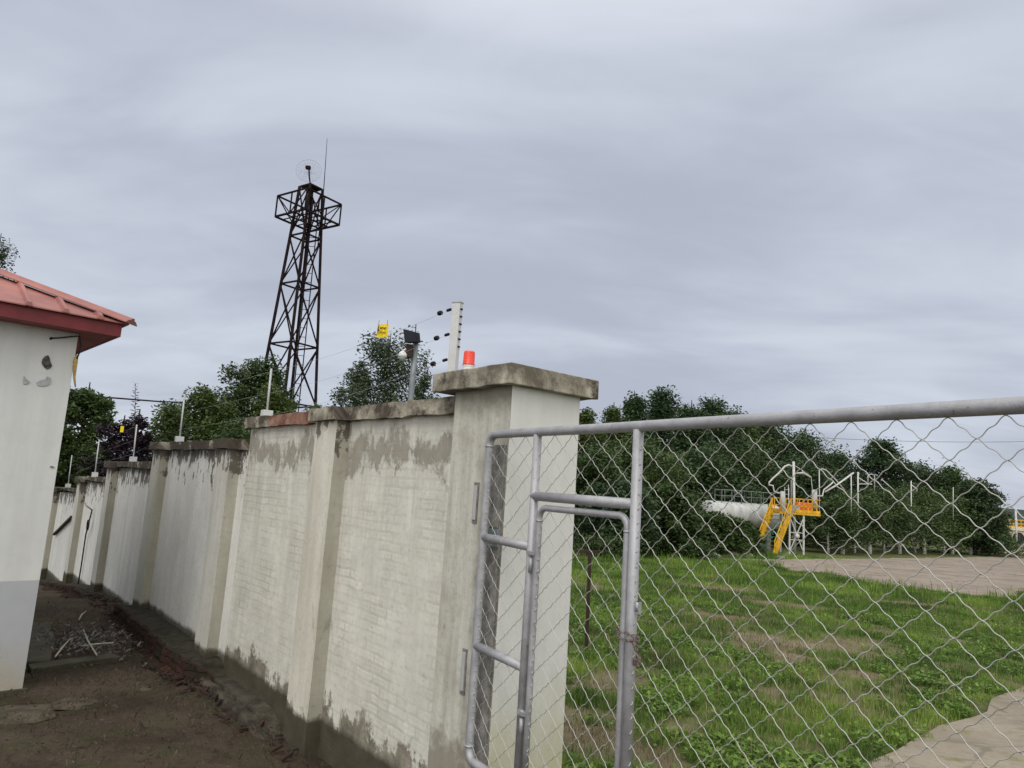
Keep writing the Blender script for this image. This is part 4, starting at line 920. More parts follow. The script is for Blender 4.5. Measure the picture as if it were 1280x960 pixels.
# ------------------------------------------------------------------ yard litter
def yp(x, y, z=.02):
    r = Vector(ray(x, y)); k = (z-EZ)/r.z; q = r*k; return Vector((q.x, q.y, z))
SL = [((69, 821), (88, 798), 'pale stick lying on the yard dirt, the left one of three by the chip pile'), ((104, 787), (121, 819), 'longest pale stick lying across the chip pile in the yard'), ((101, 808), (142, 803.5), 'dull crooked stick lying level over the chip pile'), ((98.5, 775), (107.5, 764), 'short pale stick leaning on the brick rubble, farthest into the yard')]
for (a, b, lab) in SL:
    p, q = yp(*a, .05), yp(*b, .09); mb = MB(); m_ = (p+q)/2+Vector((random.uniform(-.02, .02), random.uniform(-.02, .02), .01)); mb.tube([p, m_, q], [.010, .011, .008], 7); o = mb.build('stick', M['twig'], None, p); tag(o, lab, 'stick')
def chips(name, n, cx_, cy_, rx, ry, cols, label, cat, szr, seed):
    rs = np.random.RandomState(seed); mb = MB(); ms = [simple(name+'_tone', c, .9, 0, .15, 20, .3, .003) for c in cols]
    c = yp(cx_, cy_, 0); t0, s0 = TS(c.x, c.y)
    for i in range(n):
        t, s = rs.normal(t0, rx), rs.normal(s0, ry); x, y, _ = W(t, s); z = float(hl(x, y))+.015+(fbm([x*1.1], [y*1.1], 5)[0]-.5)*.09; l = rs.uniform(*szr); mb.cur = rs.randint(len(cols))
        if s > .05: continue
        a = rs.uniform(0, pi); mb.bar((x, y, z+rs.uniform(0, .03)), (x+cos(a)*l, y+sin(a)*l, z+rs.uniform(0, .05)), l*rs.uniform(.12, .4), l*rs.uniform(.06, .25))
    o = mb.build(name, ms, None, c); return tag(o, label, cat, kind='stuff')
chips('wood_chips', 650, 108, 805, .50, .32, [(.13, .12, .11), (.22, .20, .19), (.07, .06, .05), (.14, .13, .13), (.09, .075, .06)], 'pale wood chips and twigs heaped in the yard beside the brick rubble', 'wood chips', (.02, .07), 4)
chips('brick_rubble', 700, 190, 806, 2.0, .13, [(.045, .02, .015), (.03, .018, .014), (.025, .02, .015), (.03, .02, .016), (.06, .028, .02)], 'broken dark red bricks heaped along the foot of the whitewashed wall', 'rubble', (.03, .11), 6)
chips('yard_litter', 5200, 160, 850, 2.0, .9, [(.035, .026, .018), (.06, .046, .034), (.025, .02, .014), (.09, .08, .06), (.045, .034, .022), (.035, .042, .015)], 'twigs, leaves and small stones strewn over the dark yard dirt', 'litter', (.008, .03), 8)
mb = MB(); P = [yp(x, y, .0) for x, y in ((20, 834), (62, 833), (70, 800), (64, 783), (40, 783))]
n = len(P); mb.add([p+Vector((random.uniform(-.03, .03), 0, .055)) for p in P]+[p+Vector((0, 0, -.1)) for p in P], [tuple(range(n)), tuple(range(n, 2*n))[::-1]]+[((i+1) % n, i, i+n, (i+1) % n+n) for i in range(n)]); o = mb.build('stone_slab', M['slab'], None, P[0], bevel=.01); tag(o, 'mossy flat slab lying against the house corner in the yard', 'slab')
mb = MB(); P = [yp(x, y, .0) for x, y in ((34, 836), (140, 822), (150, 826), (38, 842))]
n = 4; mb.add([p+Vector((0, 0, .05)) for p in P]+[p+Vector((0, 0, -.1)) for p in P], [tuple(range(n))[::-1], tuple(range(n, 2*n))]+[(i, (i+1) % n, (i+1) % n+n, i+n) for i in range(n)]); o = mb.build('kerb_stone', M['slab'], None, P[0], bevel=.008); tag(o, 'low dark kerb edging the dirt in front of the chip pile', 'kerb')
# stones and flat concrete pieces near the bottom left
rsr = random.Random(5)
def stone(mb, c, r_, fl_=.5, n=7):
    V = []; k = rsr.uniform(0, 6)
    for j, (h, q) in enumerate(((-.4, .7), (.0, 1.), (.5, .8), (.8, .35))):
        for i in range(n): rr_ = r_*q*rsr.uniform(.8, 1.2); V.append((c[0]+rr_*cos(2*pi*i/n+k), c[1]+rr_*sin(2*pi*i/n+k), c[2]+h*r_*fl_))
    mb.add(V, [(j*n+i, j*n+(i+1) % n, (j+1)*n+(i+1) % n, (j+1)*n+i) for j in range(3) for i in range(n)]+[tuple(3*n+i for i in range(n))])
for (x, y, r_, lab) in ((28, 893, .30, 'broad flat stone in the dirt at the foot of the house wall'), (90, 880, .20, 'second flat stone in the dirt, right of the broad one'), (182, 860, .10, 'small pale stone alone in the middle of the yard dirt')):
    c = yp(x, y, .0); mb = MB(); stone(mb, c, r_, .12, 10); o = mb.build('flat_stone', M['stone'], None, c, bevel=.01); tag(o, lab, 'stone')

# rusty T post in the grass
rb_ = gr(733, 812); e = empty('rusty_post', rb_, 'dark rusty iron post with a short crossbar standing in the grass behind the pillar', 'post')
tp = at(737.5, 690, rb_.y); mb = MB(); mb.bar(rb_-Vector((0, 0, .1)), tp, .045, .05); mb.build('upright', M['rust'], e)
mb = MB(); mb.bar(at(719, 689, rb_.y), at(748, 690, rb_.y), .035, .04); mb.build('crossbar', M['rust'], e)

# ------------------------------------------------------------------ trees
def leaves(P, size, rs, asp=.45, droop=.3, rnd=None):
    n = len(P); a = rs.uniform(0, 2*pi, n); el = rs.uniform(-.9, .7, n); rl = rs.uniform(-1.2, 1.2, n); s = size*rs.uniform(.6, 1.35, n)
    u = np.stack([np.cos(a)*np.cos(el), np.sin(a)*np.cos(el), np.sin(el)], -1)
    side = np.stack([-np.sin(a), np.cos(a), np.zeros(n)], -1); upv = np.cross(u, side); v = side*np.cos(rl)[:, None]+upv*np.sin(rl)[:, None]
    u *= s[:, None]; v *= (s*asp)[:, None]; V = np.stack([P-u*.5, P-u*.05+v*.5, P+u*.5, P-u*.05-v*.5], 1).reshape(-1, 3)
    r = rs.rand(n) if rnd is None else rnd
    return V, np.arange(4*n).reshape(-1, 4), np.repeat(r, 4)
def tree(name, loc, label, cat, group, h, rx, kind='broad', leaf='leafA', nleaf=9000, lsz=.22, seed=0, bare=.25, trunkr=.14, gaps=.5, bark='barkdark', ry=None, asp=.5, nl=None):
    rs = np.random.RandomState(seed); e = empty(name, loc, label, cat, group); x0, y0, z0 = loc; ry = ry or rx
    nb = nl or (34 if kind != 'spire' else 40); tips = []; mb = MB()
    lean = rs.uniform(-.03, .03, 2)*h
    tk = [Vector((x0+lean[0]*f, y0+lean[1]*f, z0-.15+h*f*.93)) for f in np.linspace(0, 1, 8)]
    mb.tube(tk, [trunkr*(1-.88*f) for f in np.linspace(0, 1, 8)], 7)
    cl = []
    for i in range(nb):
        f = bare+(1-bare)*(i+.5)/nb; a = i*2.4+rs.uniform(-.4, .4); g_ = (f-bare)/(1-bare)
        if kind == 'spire': rad = (1-g_)**.9*(.6+.75*rs.rand()); rise = .18
        elif kind == 'upright': rad = (sin(pi*min(1, g_*.86+.14))**.55)*(.6+.55*rs.rand()); rise = .5
        elif kind == 'shrub': rad = (max(0., 1-g_**2.2))**.5*(.7+.5*rs.rand()); rise = .25
        else: rad = (max(0., 1-(2*g_-.86)**2*.8))**.5*(.6+.6*rs.rand())*(1 if g_ < .85 else .6); rise = .35
        p = tk[0].lerp(tk[-1], f*.92); q = p+Vector((cos(a)*rx*rad, sin(a)*ry*rad, rise*rx*rad+rs.uniform(-.03, .05)*h))
        m_ = p.lerp(q, .5)+Vector((0, 0, -.06*rx)); mb.tube([p, m_, q], [trunkr*.34*(1-.6*f), trunkr*.2*(1-.6*f), trunkr*.05], 5, caps=False)
        for fr in (.45, .7, .88, 1.): 
            c = p.lerp(q, fr) if fr > .6 else m_
            cl.append((c, rx*(.10+.16*rs.rand())*(1.15 if fr < .8 else .8), .6+.4*rs.rand()))
            if fr > .8: 
                for _ in range(2):
                    o_ = Vector(rs.normal(0, 1, 3)); o_.normalize(); cl.append((c+o_*rx*.22, rx*(.07+.1*rs.rand()), .5+.5*rs.rand()))
    mb.build('trunk', M[bark], e)
    wts = np.array([c[1]**2 for c in cl]); wts /= wts.sum(); idx = rs.choice(len(cl), nleaf, p=wts)
    C = np.array([tuple(c[0]) for c in cl]); S = np.array([c[1] for c in cl]); B = np.array([c[2] for c in cl])
    off = rs.normal(0, .78, (nleaf, 3)); off[:, 2] *= .62 if kind != 'upright' else 1.25; ln = np.linalg.norm(off, axis=1, keepdims=True); off = off/np.maximum(ln, 1e-6)*np.minimum(ln, 1.6)
    P = C[idx]+off*S[idx][:, None]
    zt = P[:, 2]; P = P[(zt > z0+.1)]; bi = B[idx][(zt > z0+.1)]
    V, Fq, r = leaves(P, lsz, rs, asp, rnd=np.clip(bi*rs.uniform(.3, 1.1, len(P)), 0, 1)); npmesh('crown', V, Fq, M[leaf], e, attr=r)
    return e
def place(px_, ytop, Y, wpx, ground_z=None):
    c = at(px_, ytop, Y); gz = float(hr(0, Y)) if ground_z is None else ground_z; return (c.x, Y, gz), c.z-gz, wpx*Y/F/2
def T(name, px_, ytop, Y, wpx, label, cat='tree', group=None, **k):
    loc, h, r = place(px_, ytop, Y, wpx, k.pop('gz', None)); return tree(name, loc, label, cat, group, h*{'broadleaf_tree': 1.11, 'sapling': 1.14, 'purple_plum': 1.08, 'elm_tree': 1.07}.get(name, 1.03), r, **k)
# behind the left wall
T('broadleaf_tree', 112, 478, 24, 78, 'round dark green tree behind the far wall, next to the house corner', leaf='leafA', nleaf=15000, lsz=.15, seed=1, trunkr=.16)
T('broadleaf_tree', 82, 520, 20, 60, 'lower dark green tree hugging the house corner in front of the round tree', leaf='leafB', nleaf=9000, lsz=.13, seed=2, bare=.1)
T('broadleaf_tree', 128, 560, 22, 60, 'low green tree under the round tree, behind the fourth wall step', leaf='leafA', nleaf=8000, lsz=.13, seed=3, bare=.05)
T('broadleaf_tree', 318, 446, 27, 96, 'tallest light green tree behind the wall, left of the tower legs', leaf='leafA', kind='upright', nleaf=20000, lsz=.14, seed=4, bare=.15, nl=30)
T('broadleaf_tree', 258, 490, 23, 100, 'bushy bright green tree behind the wall, between plum and tower', leaf='leafB', kind='upright', nleaf=22000, lsz=.12, seed=5, bare=.05)
T('broadleaf_tree', 215, 503, 21, 70, 'lower green bush behind the second wall step beside the white wire post', leaf='leafB', kind='upright', nleaf=9000, lsz=.11, seed=6, bare=.05)
T('broadleaf_tree', 345, 478, 25, 70, 'green bush behind the wall under the tower legs', leaf='leafB', kind='upright', nleaf=9000, lsz=.13, seed=26, bare=.05)
T('broadleaf_tree', 300, 520, 18, 90, 'dense dark bush right behind the highest wall step', leaf='leafA', kind='shrub', nleaf=9000, lsz=.10, seed=27, bare=.05)
T('broadleaf_tree', 400, 498, 34, 60, 'small far green tree between the tower and the grey green elm', leaf='leafA', nleaf=4000, lsz=.16, seed=7, bare=.1)
T('purple_plum', 150, 512, 18.5, 62, 'dark purple plum bush behind the third wall step', 'tree', None, leaf='leafP', kind='upright', nleaf=8000, lsz=.095, seed=8, bare=.05)
T('purple_plum', 182, 505, 17.5, 46, 'right hand dark purple plum bush beside the lone leafy shoot', 'tree', None, leaf='leafP', kind='upright', nleaf=5500, lsz=.095, seed=9, bare=.05)
# lone leafy shoot
p0, p1 = at(168, 560, 17), at(169.5, 479, 17); e = empty('plum_shoot', (p0.x, 17, 0), 'single upright purple leafy shoot sticking up above the plum bush', 'tree')
mb = MB(); mb.tube([(p0.x, 17, 0), p0, p1], [.02, .014, .004], 5); mb.build('stem', M['barkdark'], e)
V = []; Fq = []; rn = []; rs = np.random.RandomState(4)
for i in range(60):
    f = i/59; c = p0.lerp(p1, f); a = i*2.4; L_ = .19*(1-.55*f); o_ = Vector((cos(a)*L_, sin(a)*L_, L_*.25)); s_ = Vector((0, 0, 1)).cross(o_).normalized()*L_*.20; b_ = len(V)
    V += [tuple(c), tuple(c+o_*.5+s_+Vector((0, 0, .02))), tuple(c+o_), tuple(c+o_*.5-s_+Vector((0, 0, .02)))]; Fq.append((b_, b_+1, b_+2, b_+3)); rn += [rs.rand()]*4
npmesh('leaves', V, Fq, M['leafP'], e, attr=rn)
T('elm_tree', 486, 412, 26, 122, 'airy grey green tree with sky showing through, behind the camera pole', leaf='leafC', kind='upright', nleaf=21000, lsz=.12, seed=10, bare=.12, nl=44, trunkr=.12)
T('elm_tree', 452, 446, 25, 62, 'lower left companion of the airy tree, left of the yellow sign', leaf='leafC', kind='upright', nleaf=8000, lsz=.12, seed=30, bare=.1, trunkr=.08)
T('elm_tree', 538, 450, 24, 44, 'small airy grey green tree between the camera pole and the pillar cap', leaf='leafC', kind='upright', nleaf=6500, lsz=.11, seed=11, bare=.1, trunkr=.07)
T('elm_tree', 8, 280, 15, 90, 'thin leaved tree top showing above the red roof of the house', leaf='leafC', kind='upright', nleaf=5200, lsz=.075, seed=12, bare=.3, trunkr=.07, gz=0., nl=20)
# forest behind the tanks
FO = [(733, 506, 38, 56, 'broad', 'leafB', 'pale green tree just right of the pillar cap'), (770, 503, 44, 66, 'spire', 'leafB', 'light green pointed tree, first spire right of the pillar'),
      (796, 487, 50, 76, 'spire', 'leafD', 'dark pointed tree, tall left spire above the gate rail'), (833, 483, 54, 92, 'spire', 'leafD', 'dark pointed tree, tallest spire above the gate rail'),
      (860, 500, 50, 86, 'spire', 'leafD', 'dark conical tree between the tallest spire and the round topped tree'), (886, 490, 56, 78, 'broad', 'leafD', 'dark tree with rounded top above the white tank'),
      (920, 507, 60, 76, 'broad', 'leafA', 'dark tree falling away right of the round topped tree, behind the stairs'), (962, 520, 62, 90, 'broad', 'leafD', 'dark tree rising behind the white mast'),
      (1005, 540, 64, 90, 'broad', 'leafA', 'dark spreading tree behind the loading arms'), (1045, 566, 66, 70, 'broad', 'leafD', 'lower dark tree in the gap left of the tall isolated crown'),
      (1104, 546, 60, 68, 'broad', 'leafD', 'dark tree with a tall separate crown right of the loading arms'), (1150, 582, 62, 76, 'broad', 'leafC', 'grey green tree right of the tall separate crown'),
      (1183, 584, 60, 76, 'spire', 'leafA', 'dark pointed tree sloping down toward the hedge end'), (1215, 600, 58, 62, 'shrub', 'leafD', 'low dark tree at the right end of the wood'),
      (745, 560, 33, 90, 'shrub', 'leafA', 'deep dark bush behind the rusty post'), (805, 545, 36, 110, 'shrub', 'leafA', 'big dark bush filling the wood edge left of the white tank'),
      (870, 560, 46, 110, 'shrub', 'leafD', 'dark undergrowth above the white tank end'), (930, 560, 50, 110, 'shrub', 'leafA', 'dark undergrowth behind the tank railing'), (1000, 580, 54, 110, 'shrub', 'leafD', 'dark undergrowth behind the mast'),
      (770, 600, 31, 80, 'shrub', 'leafD', 'near dark bush at the wood edge right of the pillar'), (835, 605, 33, 70, 'shrub', 'leafA', 'near dark bush beside the white tank end')]
for i, (px_, yt, Y, wpx, kd, lf, lab) in enumerate(FO):
    T('forest_tree' if kd != 'shrub' else 'wood_edge_bush', px_, yt-(10 if kd == 'spire' else 6), Y, wpx*1.12, lab, 'tree' if kd != 'shrub' else 'bush', 'trees of the dark wood behind the tanks', kind=kd, leaf=lf, nleaf=17000, lsz=.24 if Y > 45 else .17, seed=40+i, bare=.05 if kd == 'shrub' else .12, trunkr=.2, nl=46, asp=.55)
# hedge bushes in a row before the wood
HB = [(893, 634, 36, 34, 'dark bush before the left end of the white tank'), (913, 641, 36.5, 44, 'bush before the white tank, left of the yellow stairs'), (934, 649, 37, 30, 'small bush at the foot of the yellow stairs'),
      (1035, 622, 45, 64, 'bush just right of the valve frame'), (1068, 612, 48, 70, 'second bush right of the valve frame'), (1104, 606, 51, 76, 'tall hedge bush under the slanting loading arms'), (1142, 604, 54, 76, 'tall hedge bush in the middle of the row'),
      (1178, 612, 57, 70, 'hedge bush third from the right end'), (1212, 618, 60, 62, 'hedge bush second from the right end'), (1236, 630, 62, 44, 'last hedge bush before the cream tanks')]
for i, (px_, yt, Y, wpx, lab) in enumerate(HB):
    T('hedge_bush', px_, yt, Y, wpx*1.1, lab, 'bush', 'hedge bushes in a row before the wood', kind='shrub', leaf='leafH', nleaf=8500, lsz=.19, seed=80+i, bare=.12, trunkr=.09, bark='limebark', nl=30)
for i, (px_, yt, Y, wpx, lab) in enumerate([(1262, 678, 58, 60, 'low bright bush under the cream tanks at the right edge'), (870, 672, 31.5, 50, 'low scrub at the left end of the concrete yard'), (760, 668, 29, 80, 'low scrub behind the rusty post')]):
    T('low_scrub', px_, yt, Y, wpx, lab, 'bush', None, kind='shrub', leaf='leafH', nleaf=4000, lsz=.12, seed=120+i, bare=.05, trunkr=.04)
# limewashed trunks of the hedge row
for i, px_ in enumerate((1053, 1087, 1124, 1155, 1190, 1213)):
    f = (px_-1030)/210; Y = 44+17*f-.8; c = at(px_, 686, Y); gz = float(hr(0, Y)); e = empty('young_tree', (c.x, Y, gz), ['limewashed young tree just right of the valve frame', 'second limewashed young tree from the valve frame', 'third limewashed young tree, below the tall hedge bush', 'fourth limewashed young tree, middle of the hedge', 'fifth limewashed young tree along the hedge', 'last limewashed young tree before the hedge end'][i], 'tree', 'limewashed young trees along the hedge')
    mb = MB(); mb.tube([(c.x, Y, gz-.1), (c.x+.05, Y, gz+1.15)], [.15, .11], 8); mb.build('painted_trunk', M['limebark'], e)
    mb = MB(); mb.tube([(c.x+.05, Y, gz+1.15), (c.x+.08, Y, gz+2.6)], [.11, .05], 7); mb.build('upper_trunk', M['barkdark'], e)
    rs = np.random.RandomState(200+i); P = rs.normal(0, 1, (1400, 3))*np.array([.55, .55, .5])+np.array([c.x+.08, Y, gz+2.7]); V, Fq, r = leaves(P, .18, rs); npmesh('crown', V, Fq, M['leafH'], e, attr=r)

# ------------------------------------------------------------------ tank station
def tank(name, pl, pr, Y, rad, label, mat):
    a, b = at(*pl, Y), at(*pr, Y+1.5); a.z = b.z = (a.z+b.z)/2; dv = (b-a).normalized(); L_ = (b-a).length
    e = empty(name, ((a.x+b.x)/2, (a.y+b.y)/2, float(hr(0, Y))), label, 'tank')
    prof = [(.02, -rad*.45), (rad*.45, -rad*.40), (rad*.8, -rad*.22), (rad, 0), (rad, L_), (rad*.8, L_+rad*.22), (rad*.45, L_+rad*.4), (.02, L_+rad*.45)]
    mb = MB(); mb.lathe(a, prof, 28, dv); mb.build('shell', M[mat], e)
    for f in (.18, .82):
        c = a.lerp(b, f); mb = MB(); mb.box((c.x, c.y, (c.z-rad*.6+float(hr(0, Y)))/2), (.3, rad*1.7, c.z-rad*.6-float(hr(0, Y))), atan2(dv.y, dv.x)); mb.build('saddle', M['conc'], e)
    mb = MB(); up = Vector((0, 0, 1)); sdv = dv.cross(up)
    for s in (-.35, .35):
        for hh in (.35, .7): mb.bar(a+dv*.8+sdv*s+up*(rad+hh), b-dv*.3+sdv*s+up*(rad+hh), .035)
        k = .8
        while k < L_: mb.bar(a+dv*k+sdv*s+up*(rad-.1), a+dv*k+sdv*s+up*(rad+.7), .035); k += .7
    mb.build('walkway_railing', M['grey'], e); return e
ty = 42.5
tank('storage_tank', (883, 642), (968, 645), ty, .74, 'long white storage tank on saddles behind the bushes, left of the yellow stairs', 'tankwhite')
Z0 = float(hr(0, 37.6)); sta = gr(990, 693); YS = sta.y
st = empty('loading_platform', (at(990, 650, YS).x, YS, float(hr(0, YS))), 'yellow railed loading platform on white legs with a steep yellow stair', 'platform')
S = lambda x, y, dy=0.: at(x, y, YS+dy)
zf = S(1000, 641).z; gz = float(hr(0, YS)); xl, xr_ = S(972, 641).x, S(1024, 641).x
mb = MB(); mb.box(((xl+xr_)/2, YS+.6, zf-.06), (xr_-xl, 1.6, .12)); mb.build('deck', M['safety'], st)
for (x, dy) in ((986, -.1), (1003.5, -.1), (986, 1.2), (1003.5, 1.2)):
    X_ = S(x, 660).x; mb = MB(); mb.bar((X_, YS+dy, gz), (X_, YS+dy, zf-.12), .09); mb.build('leg', M['pipewhite'], st)
mb = MB(); x0_, x1_ = S(986, 660).x, S(1003.5, 660).x; zz0, zz1 = gz+.15, zf-.25
mb.bar((x0_, YS-.12, zz0), (x1_, YS-.12, zz1), .05); mb.bar((x1_, YS-.12, zz0), (x0_, YS-.12, zz1), .05); mb.bar((x0_, YS-.12, (zz0+zz1)/2+.1), (x1_, YS-.12, (zz0+zz1)/2+.1), .045); mb.bar((x0_, YS-.12, (zz0+zz1)/2-.3), (x1_, YS-.12, (zz0+zz1)/2-.3), .045)
mb.build('cross_brace', M['pipewhite'], st)
mb = MB(); c = Vector(((x0_+x1_)/2, YS-.2, (zz0+zz1)/2-.08)); mb.lathe(c, [(.02, 0), (.13, .01), (.13, .05), (.02, .06)], 14, (0, -1, 0)); mb.build('valve_hub', M['pipewhite'], st)
def railing(p0, p1, par, hgt=.78, n=4, solid=None):
    mb = MB(); u = Vector((0, 0, 1))
    for hh in (hgt, hgt*.5): mb.bar(p0+u*hh, p1+u*hh, .045)
    mb.bar(p0+u*.08, p1+u*.08, .02, .16)
    for i in range(n+1): q = p0.lerp(p1, i/n); mb.bar(q, q+u*hgt, .045)
    return mb.build('railing', M['safety'], par)
fy = YS-.2; railing(Vector((S(992, 641).x, fy, zf)), Vector((xr_, fy, zf)), st, n=6); railing(Vector((xl, YS+1.4, zf)), Vector((xr_, YS+1.4, zf)), st, n=7); railing(Vector((xr_, fy, zf)), Vector((xr_, YS+1.4, zf)), st, n=3); railing(Vector((xl, YS+.5, zf)), Vector((xl, YS+1.4, zf)), st, n=2)
# stair
tA, bA = Vector((S(975.5, 641).x, YS-.15, zf)), Vector((S(947.5, 692).x, YS-1.1, gz)); wv = Vector((.46, -.16, 0))
stv = MB()
for sg in (-1, 1): stv.bar(tA+wv*sg, bA+wv*sg, .05, .36)
stair = stv.build('stair', M['safety'], st)
mb = MB()
for i in range(1, 10): c = bA.lerp(tA, i/10); mb.box(c, (.86, .2, .035), -.3)
mb.build('tread', M['green'], stair)
mb = MB(); u = Vector((0, 0, 1))
for sg in (-1, 1):
    a, b = tA+wv*sg, bA+wv*sg
    for hh in (.72, .4): mb.bar(a+u*hh, b+u*hh, .045)
    for i in range(6): q = a.lerp(b, i/5); mb.bar(q, q+u*.72, .04)
mb.build('handrail', M['safety'], stair)
for sg in (-1, 1):
    mb = MB(); a, b = tA+wv*sg*1.12, bA+wv*sg*1.12; mb.add([a+u*.66, a+u*.1, b+u*.1, b+u*.45], [(0, 1, 2, 3)]); mb.add([a+u*.66+Vector((.012, .012, 0)), a+u*.1+Vector((.012, .012, 0)), b+u*.1+Vector((.012, .012, 0)), b+u*.45+Vector((.012, .012, 0))], [(3, 2, 1, 0)]); mb.build('side_panel', M['safety'], stair)
mb = MB(); mb.box((S(1008, 641).x, YS+.4, zf+.32), (.9, .4, .55), .1); mb.build('pump_cover', M['orange'], st, bevel=.03)
mb = MB(); mb.box((S(996, 641).x, YS+.2, zf+.22), (.3, .3, .4), .1); mb.build('meter_box', M['pipewhite'], st, bevel=.02)
def P_(name, pts, r, mat, dy=0., label=None, cat='pipe', group=None, par=None):
    mb = MB(); q = [S(x, y, dy) for x, y in pts]; mb.tube(q, r, 8)
    o = mb.build(name, M[mat], par, None if par else q[0])
    if label: tag(o, label, cat, group)
    return o
la = empty('pipe_gantry', S(992, 641, .4), 'white loading arm mast with a bent pipe reaching left over the platform', 'pipe gantry')
P_('mast', [(993.5, 693), (992, 577)], .075, 'pipewhite', .4, par=la); P_('bent_pipe', [(990.5, 583), (986, 581), (981, 583), (974, 591), (966, 598), (961.5, 603), (961, 606), (966, 607), (967.5, 614), (972, 616), (978, 617)], .05, 'pipewhite', .4, par=la)
P_('jib', [(992, 592), (1004, 591), (1014, 597)], .045, 'pipewhite', .4, par=la); P_('jib_stay', [(992, 581), (1003, 588), (1014, 596)], .02, 'pipewhite', .4, par=la); P_('jib_strut', [(1003, 588), (1003, 592)], .02, 'pipewhite', .4, par=la); P_('hanging_hose', [(1014, 597), (1015.5, 612), (1016, 624)], .015, 'pipewhite', .4, par=la)
P_('riser_pipe', [(989, 641), (989, 600)], .018, 'pipewhite', .6, par=la); P_('riser_pipe', [(985.5, 641), (985.5, 606)], .018, 'pipewhite', .6, par=la)
P_('vent_column', [(979, 640), (978.5, 614)], .14, 'tankwhite', .2, 'short fat white column standing on the platform beside the stair head', 'column')
e = empty('ladder_cage', S(983, 620, .9), 'small grey ladder cage beside the white mast on the platform', 'ladder')
for x in (981, 986): P_('upright', [(x, 640), (x, 609)], .02, 'steelpost', .9, par=e)
for y in (612, 618, 624, 630): P_('rung', [(980, y), (987, y)], .015, 'steelpost', .9, par=e)
P_('vent_column', [(1018.5, 637), (1018, 612)], .16, 'tankwhite', .6, 'tall white column at the right end of the platform, before the dark wood', 'column')
la = empty('pipe_gantry', S(1040, 645, 2), 'second white loading arm, arching over behind the right end of the platform', 'pipe gantry')
P_('mast', [(1024.5, 640), (1024, 588)], .03, 'pipewhite', 2, par=la); P_('arched_pipe', [(1024, 588), (1028, 586), (1033, 588), (1045, 600), (1056, 613)], .035, 'pipewhite', 2, par=la); P_('jib', [(1031, 615), (1045, 607), (1067, 591)], .055, 'pipewhite', 2, par=la); P_('elbow', [(1018, 620), (1028, 620), (1030, 612), (1038, 606), (1042, 602)], .045, 'pipewhite', 2, par=la)
P_('mast', [(1064, 640), (1064, 592)], .035, 'pipewhite', 3, par=la)
la = empty('pipe_gantry', S(1073, 640, 5), 'third white loading arm with triangular bracket rising out of the hedge', 'pipe gantry')
P_('mast', [(1072.5, 660), (1072.5, 590)], .05, 'pipewhite', 5, par=la); P_('jib', [(1073, 597), (1084, 604), (1090, 606)], .03, 'pipewhite', 5, par=la); P_('jib', [(1073, 605), (1090, 605)], .03, 'pipewhite', 5, par=la); P_('arched_pipe', [(1085, 606), (1085, 594), (1089, 592.5), (1093, 594), (1093, 612)], .03, 'pipewhite', 5, par=la); P_('stay', [(1102, 599), (1120, 615)], .03, 'pipewhite', 5, par=la)
la = empty('pipe_gantry', S(1139, 640, 9), 'short white arm mast with small bracket above the middle of the hedge', 'pipe gantry')
P_('mast', [(1139, 660), (1139, 601)], .04, 'pipewhite', 9, par=la); P_('jib', [(1139, 606), (1146, 611), (1146, 615)], .035, 'pipewhite', 9, par=la)
P_('white_pole', [(1191.5, 650), (1191.5, 609)], .025, 'pipewhite', 12, 'thin white pole above the right part of the hedge', 'pole')
# debris bank by the platform foot
rsr = random.Random(9)
for i, (x, y, r_, lab) in enumerate(((915, 688, .55, 'largest pale rubble lump before the bushes, left of the stairs'), (935, 690, .4, 'pale rubble lump nearest the foot of the yellow stairs'), (890, 690, .45, 'leftmost pale rubble lump at the edge of the concrete yard'), (975, 692, .3, 'small pale block beside the valve frame'))):
    c = gr(x, y+6); mb = MB(); stone(mb, c, r_, .55, 9); o = mb.build('rubble_lump', M['conc'], None, c); tag(o, lab, 'rubble', 'rubble lumps by the platform')

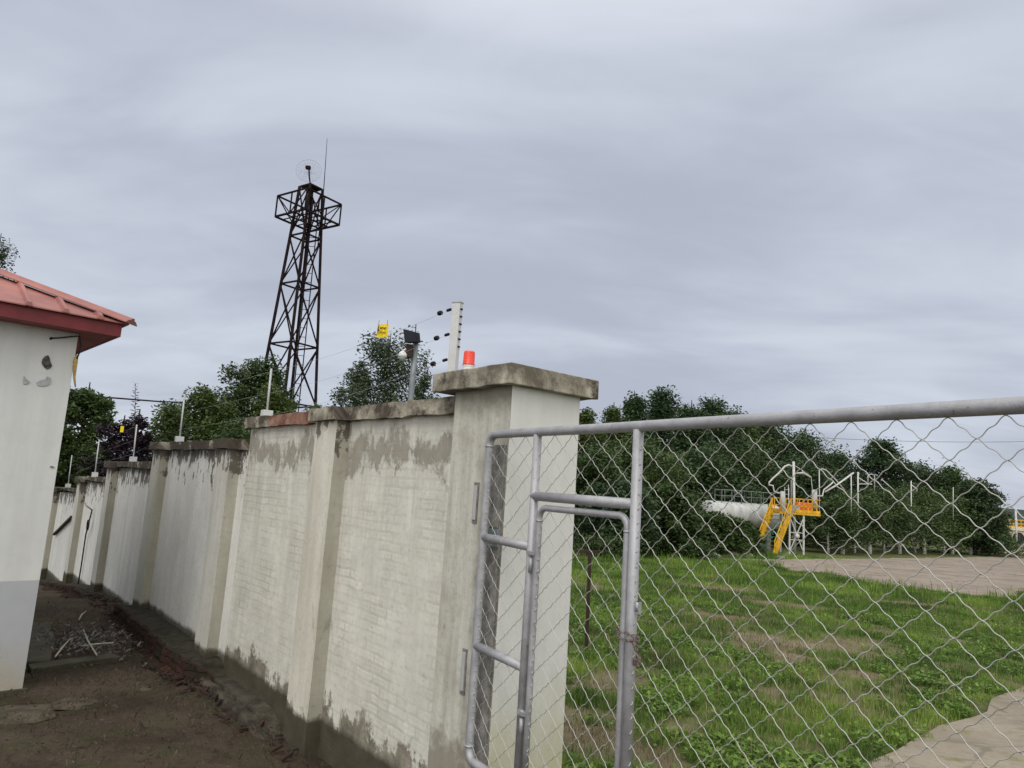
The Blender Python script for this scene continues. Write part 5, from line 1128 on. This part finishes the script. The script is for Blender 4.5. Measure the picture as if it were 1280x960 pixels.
# cream tanks and yellow railing at the far right
YR = 66; a = at(1246, 663, YR); b = at(1330, 664, YR); e = empty('cream_tank_row', ((a.x+b.x)/2, YR, float(hr(0, YR))), 'cream tank block with dark round openings and yellow railing on top, far right', 'tanks')
zt0 = at(1250, 662, YR).z; zb0 = float(hr(0, YR)); mb = MB(); mb.box(((a.x+b.x)/2, YR+1.5, (zt0+zb0)/2), (b.x-a.x, 3, zt0-zb0)); mb.build('block', M['cream'], e, bevel=.05)
for i in range(5):
    c = at(1257+16*i, 673, YR); mb = MB(); mb.lathe((c.x, YR-.02, c.z), [(.05, 0), (.55, .01), (.55, .06), (.05, .05)], 18, (0, -1, 0)); mb.build('round_opening', M['cable'], e)
mb = MB(); mb.box(((a.x+b.x)/2, YR+1.5, zt0+.15), (b.x-a.x+.4, 3.3, .28)); mb.build('deck', M['cream'], e)
zr0 = zt0+.3; mb = MB(); zr1 = at(1256, 649, YR).z; xx = at(1252, 650, YR).x; x2 = b.x
for hh in (0.1, .5, 1.): mb.bar((xx, YR, zr0+(zr1-zr0)*hh), (x2, YR, zr0+(zr1-zr0)*hh), .09)
k = xx
while k < x2: mb.bar((k, YR, zr0), (k, YR, zr1), .07); k += .36
mb.build('railing', M['safety'], e)
mb = MB(); c = at(1270, 660, YR-1); mb.tube([(c.x, YR-1, zb0), at(1269.5, 636, YR-1)], .08, 8); o = mb.build('white_pole', M['pipewhite'], None, (c.x, YR-1, zb0)); tag(o, 'white pole standing before the yellow railing at the far right', 'pole')
# low wooded hills on the horizon
V = []; n = 120
for i in range(n+1):
    a = radians(-75+150*i/n); d_ = 520; x, y = sin(a)*d_, cos(a)*d_; h = 3+9*fbm([i*.16], [2.2], 5)[0]; V += [(x*.9, y*.9, -3), (x, y, h), (x*1.25, y*1.25, h*.3-3)]
mb = MB(); mb.add(V, [(i*3+j, i*3+j+1, (i+1)*3+j+1, (i+1)*3+j) for i in range(n) for j in (0, 1)]); o = mb.build('hills', simple('distant_woods', (.045, .06, .05), .95, 0, .3, .15, 0), None, (0, 0, 0)); tag(o, kind='structure')
